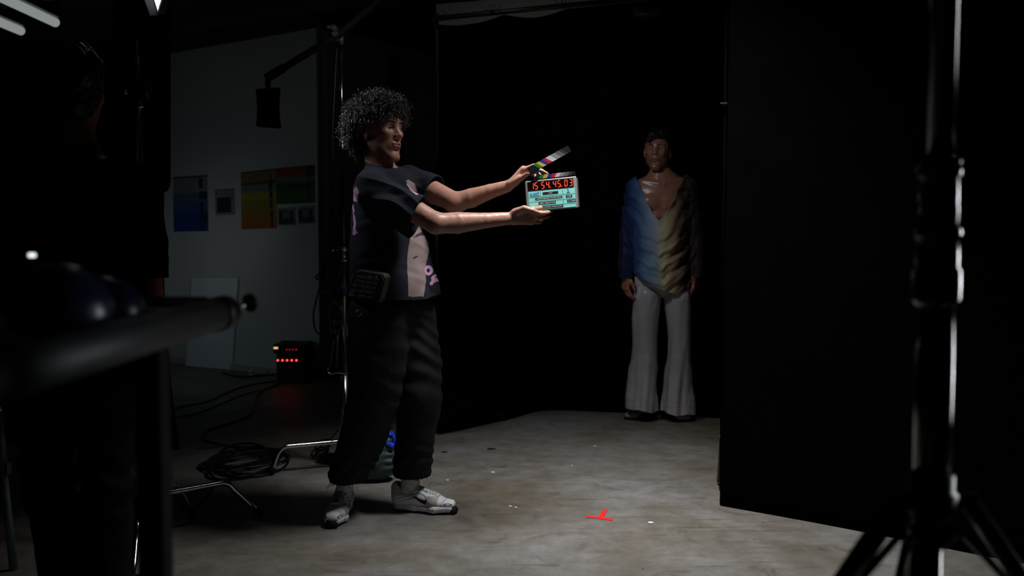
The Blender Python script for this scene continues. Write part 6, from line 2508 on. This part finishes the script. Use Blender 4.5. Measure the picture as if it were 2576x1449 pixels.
def build_floor_things():
    floor_cable([(440, 1030), (470, 1022), (520, 1012), (570, 990), (620, 972), (680, 962), (730, 955), (800, 950), (850, 952)], .006, 'black cable running from the flag at the left to the black power box')
    floor_cable([(445, 1052), (500, 1040), (560, 1015), (620, 992), (690, 975), (700, 962)], .005, 'thin black cable just in front of the longer one on the far floor')
    floor_cable([(715, 958), (690, 972), (660, 985), (645, 1000), (640, 1020), (628, 1046), (585, 1065), (540, 1078), (515, 1090), (508, 1102), (520, 1112), (560, 1122), (620, 1130), (670, 1131), (695, 1140), (706, 1150)], .007, 'black cable winding over the floor down to the round coil')
    floor_cable([(560, 940), (600, 950), (650, 948), (700, 944), (760, 945), (820, 940), (860, 942)], .009, 'thick dark cables lying along the foot of the pale wall')
    # round coil: one long cable wound loosely
    rs = np.random.RandomState(4)
    pts = []
    N = 13
    z = []
    for k in range(N * 14):
        a = -k / 14 * 2 * math.pi + 0.4
        lp = k / 14
        rx = 82 + 24 * math.sin(lp * 1.9) + 6 * math.sin(lp * 5)
        ry = 22 + 13 * math.sin(lp * 2.3 + 1)
        cx = 612 + 18 * math.sin(lp * 1.3)
        cy = 1166 + 9 * math.sin(lp * 1.7)
        q = G(cx + rx * math.cos(a), cy - ry * math.sin(a) - (0.12 + 0.09 * math.sin(lp * 2.1)) * rx * math.cos(a))
        pts.append(Vector((q.x, q.y, .008 + .012 * (0.5 + 0.5 * math.sin(lp * 2.7 + a)))))
    mb = MB()
    mb.tube(crom(pts, 3), .0065, 7)
    q = base_to(mb.build('cable_coil', M['cable']))
    tag(q, 'loose round coil of black cable on the floor left of the chrome stand leg', 'cable')
    floor_cable([(690, 1186), (740, 1182), (790, 1177), (835, 1174)], .006, 'straight black cable from the coil towards the near sneaker')
    # small bundle with plug near the trouser hem
    D = 4.82
    mb = MB()
    pts = []
    for k in range(44):
        a = k / 11 * 2 * math.pi
        g = G(812 + 17 * math.cos(a) + 2 * math.sin(k), 1138 + 13 * math.sin(a) - 6 * math.cos(a) + .2 * k)
        pts.append(Vector((g.x, g.y, .012 + .02 * (1 + math.sin(a * .7)))))
    mb.tube(crom(pts, 4), .0045, 7)
    pl = G(822, 1166)
    mb.box((pl.x + .02, pl.y, .03), (.13, .05, .05), rot=Matrix.Rotation(-.3, 3, 'Z'), bevel=.012)
    q = base_to(mb.build('cable_bundle', M['cable']))
    tag(q, 'small black cable bundle with a plug under the leg of the chrome stand', 'cable')
    gg = [U(a, b, 4.9) for a, b in ((866, 905), (864, 960), (868, 1010), (862, 1060), (845, 1090))] + [G(826, 1112) + Vector((0, 0, .01))]
    mb = MB()
    mb.tube(crom(gg, 8), .004, 7)
    q = base_to(mb.build('hanging_cable', M['cable']))
    tag(q, 'thin black cable dropping from the chrome stand to the floor bundle', 'cable')
    floor_cable([(534, 1228), (520, 1250), (500, 1272), (485, 1286), (470, 1280), (452, 1262), (440, 1240)], .005, 'short black cord bending to a point under the left stand leg')
    # red tape mark
    mb = MB()
    bar = [(1474.5, 1302), (1478, 1298), (1543, 1305.5), (1543.5, 1306), (1540, 1310.8), (1536, 1310)]
    stem_ = [(1505, 1302), (1516, 1284.5), (1528, 1284.5), (1518, 1304)]
    z0 = .0012
    mb.prism([Vector((G(a, b).x, G(a, b).y, z0)) for a, b in bar], (0, 0, .0006))
    a_ = mb.build('tape_mark', M['red_tape'])
    mb = MB()
    base_to(a_)
    tag(a_, 'crosswise strip of the red tape T mark on the concrete floor', 'tape')
    mb.prism([Vector((G(a, b).x, G(a, b).y, z0 + .0008)) for a, b in stem_], (0, 0, .0006))
    b_ = base_to(mb.build('tape_mark', M['red_tape']))
    tag(b_, 'short stem strip of the red tape T mark, pointing away from the lens', 'tape')
    tag_m = mat('red_mark_dark', (0.10, 0.01, 0.01), .6)
    mb = MB()
    g0, g1 = G(495, 1131), G(545, 1126)
    mb.prism([Vector((g0.x, g0.y, .001)), Vector((g1.x, g1.y, .001)), Vector((g1.x, g1.y + .03, .001)), Vector((g0.x, g0.y + .03, .001))], (0, 0, .0006))
    q = base_to(mb.build('tape_mark', tag_m))
    tag(q, 'dull red strip of tape on the dark floor beyond the cable coil', 'tape')
    # paper scraps
    pm = mat('paper_scrap', (0.62, 0.62, 0.60), .8)
    for (px_, py_, w_, h_, lab) in ((1637, 1316, .022, .012, 'white paper scrap right of the red tape mark'), (1496, 1123, .014, .012, 'tiny white speck on the floor towards the man in white trousers'),
                                    (1240, 1189, .020, .010, 'small white chip on the floor between the two men'), (1126, 1209, .014, .010, 'tiny white chip beside the far trouser leg'),
                                    (1284, 1275, .014, .008, 'left of two tiny white flakes on the long floor scratch'), (1298, 1278, .012, .007, 'right of two tiny white flakes on the long floor scratch'), (1439, 1172, .010, .008, 'tiny pale flake on the brighter patch of floor')):
        g = G(px_, py_)
        mb = MB()
        a = random.random() * .6 - .3
        cs_, sn = math.cos(a), math.sin(a)
        poly = [(-.5, -.4), (.1, -.5), (.5, -.35), (.45, .3), (0, .5), (-.45, .35)]
        mb.prism([Vector((g.x + (p[0] * cs_ - p[1] * sn) * w_, g.y + (p[0] * sn + p[1] * cs_) * w_ * 1.2, .0012)) for p in poly], (0, 0, .0025))
        q = base_to(mb.build('paper_scrap', pm))
        tag(q, lab, 'scrap')
    dm = mat('dark_debris', (0.02, 0.018, 0.016), .8)
    for (px_, py_, w_, lab) in ((1236, 1130, .05, 'larger dark fleck on the floor near the black cloth'), (1118, 1138, .035, 'smaller dark fleck on the floor near the far trouser leg')):
        g = G(px_, py_)
        mb = MB()
        poly = [(-.5, -.1), (-.1, -.4), (.4, -.2), (.5, .2), (.1, .3), (-.3, .4)]
        mb.prism([Vector((g.x + p[0] * w_, g.y + p[1] * w_, .001)) for p in poly], (0, 0, .003))
        q = base_to(mb.build('debris', dm))
        tag(q, lab, 'scrap')
    # sandbag with blue strap behind the legs
    Y = G(950, 1222).y
    r = thing('sandbag', G(950, 1222), 'dark green sandbag with a blue strap behind the legs of the slate holder', 'sandbag')
    c = A(U(952, 1165, Y + .12))
    vv = Vol(c - A((.22, .16, .25)), c + A((.2, .2, .25)), .005)
    vv.add(ell((c[0] - .02, Y + .10, .085), (.115, .085, .088)), 0)
    vv.add(ell((c[0] + .015, Y + .10, .155), (.072, .065, .10)), .05)
    vv.cut(lambda X_, Y_, Z_: Z_ - .001 + 0 * X_ + 0 * Y_)
    V, Q = vv.mesh()
    g = vv.grad(V)
    V = V + g * ((.006 * fbm(V, 22, 2, 3) + .004 * np.sin(V[:, 2] * 190) * np.exp(-((V[:, 0] - c[0] - .07) / .03) ** 2)) * np.clip(V[:, 2] / .02, 0, 1))[:, None]
    sdf_object('bag', V, Q, mat('sandbag_nylon', (0.02, 0.04, 0.04), .6, var=.2), r)
    mb = MB()
    pts = crom([U(962, 1110, Y + .09), U(970, 1092, Y + .09), U(984, 1094, Y + .08), U(994, 1112, Y + .09), U(988, 1128, Y + .09)], 6)
    for i in range(len(pts) - 1):
        mb.quad(pts[i] + Vector((0, -.018, 0)), pts[i + 1] + Vector((0, -.018, 0)), pts[i + 1] + Vector((.0, .018, .012)), pts[i] + Vector((.0, .018, .012)))
    st = mb.build('strap', mat('strap_blue', (0.01, 0.05, 0.62), .6), r)
    sd = st.modifiers.new('t', 'SOLIDIFY')
    sd.thickness = .006
    mb = MB()
    mb.box(U(982, 1118, Y + .06), (.045, .05, .022), rot=Matrix.Rotation(.5, 3, 'Y'), bevel=.006)
    mb.build('strap_pad', mat('strap_blue_pad', (0.01, 0.05, 0.62), .6), r)
    # faint upright pipe behind the backdrop stand
    mb = MB()
    q = U(1022, 150, 7.4)
    mb.tube([Vector((q.x, 7.4, 0)), Vector((q.x, 7.4, 3.1))], .012, 10)
    o = mb.build('trim_6', M['dark_cast'])
    o['kind'] = 'structure'


build_room()
build_backdrop()
build_flag_right()
build_flag_left()
build_slate_person()
build_slate()
build_pouch()
build_model()
build_stands()
build_big_stand()
build_wall_things()
build_cart()
build_dark_person()
build_lamps()
build_floor_things()
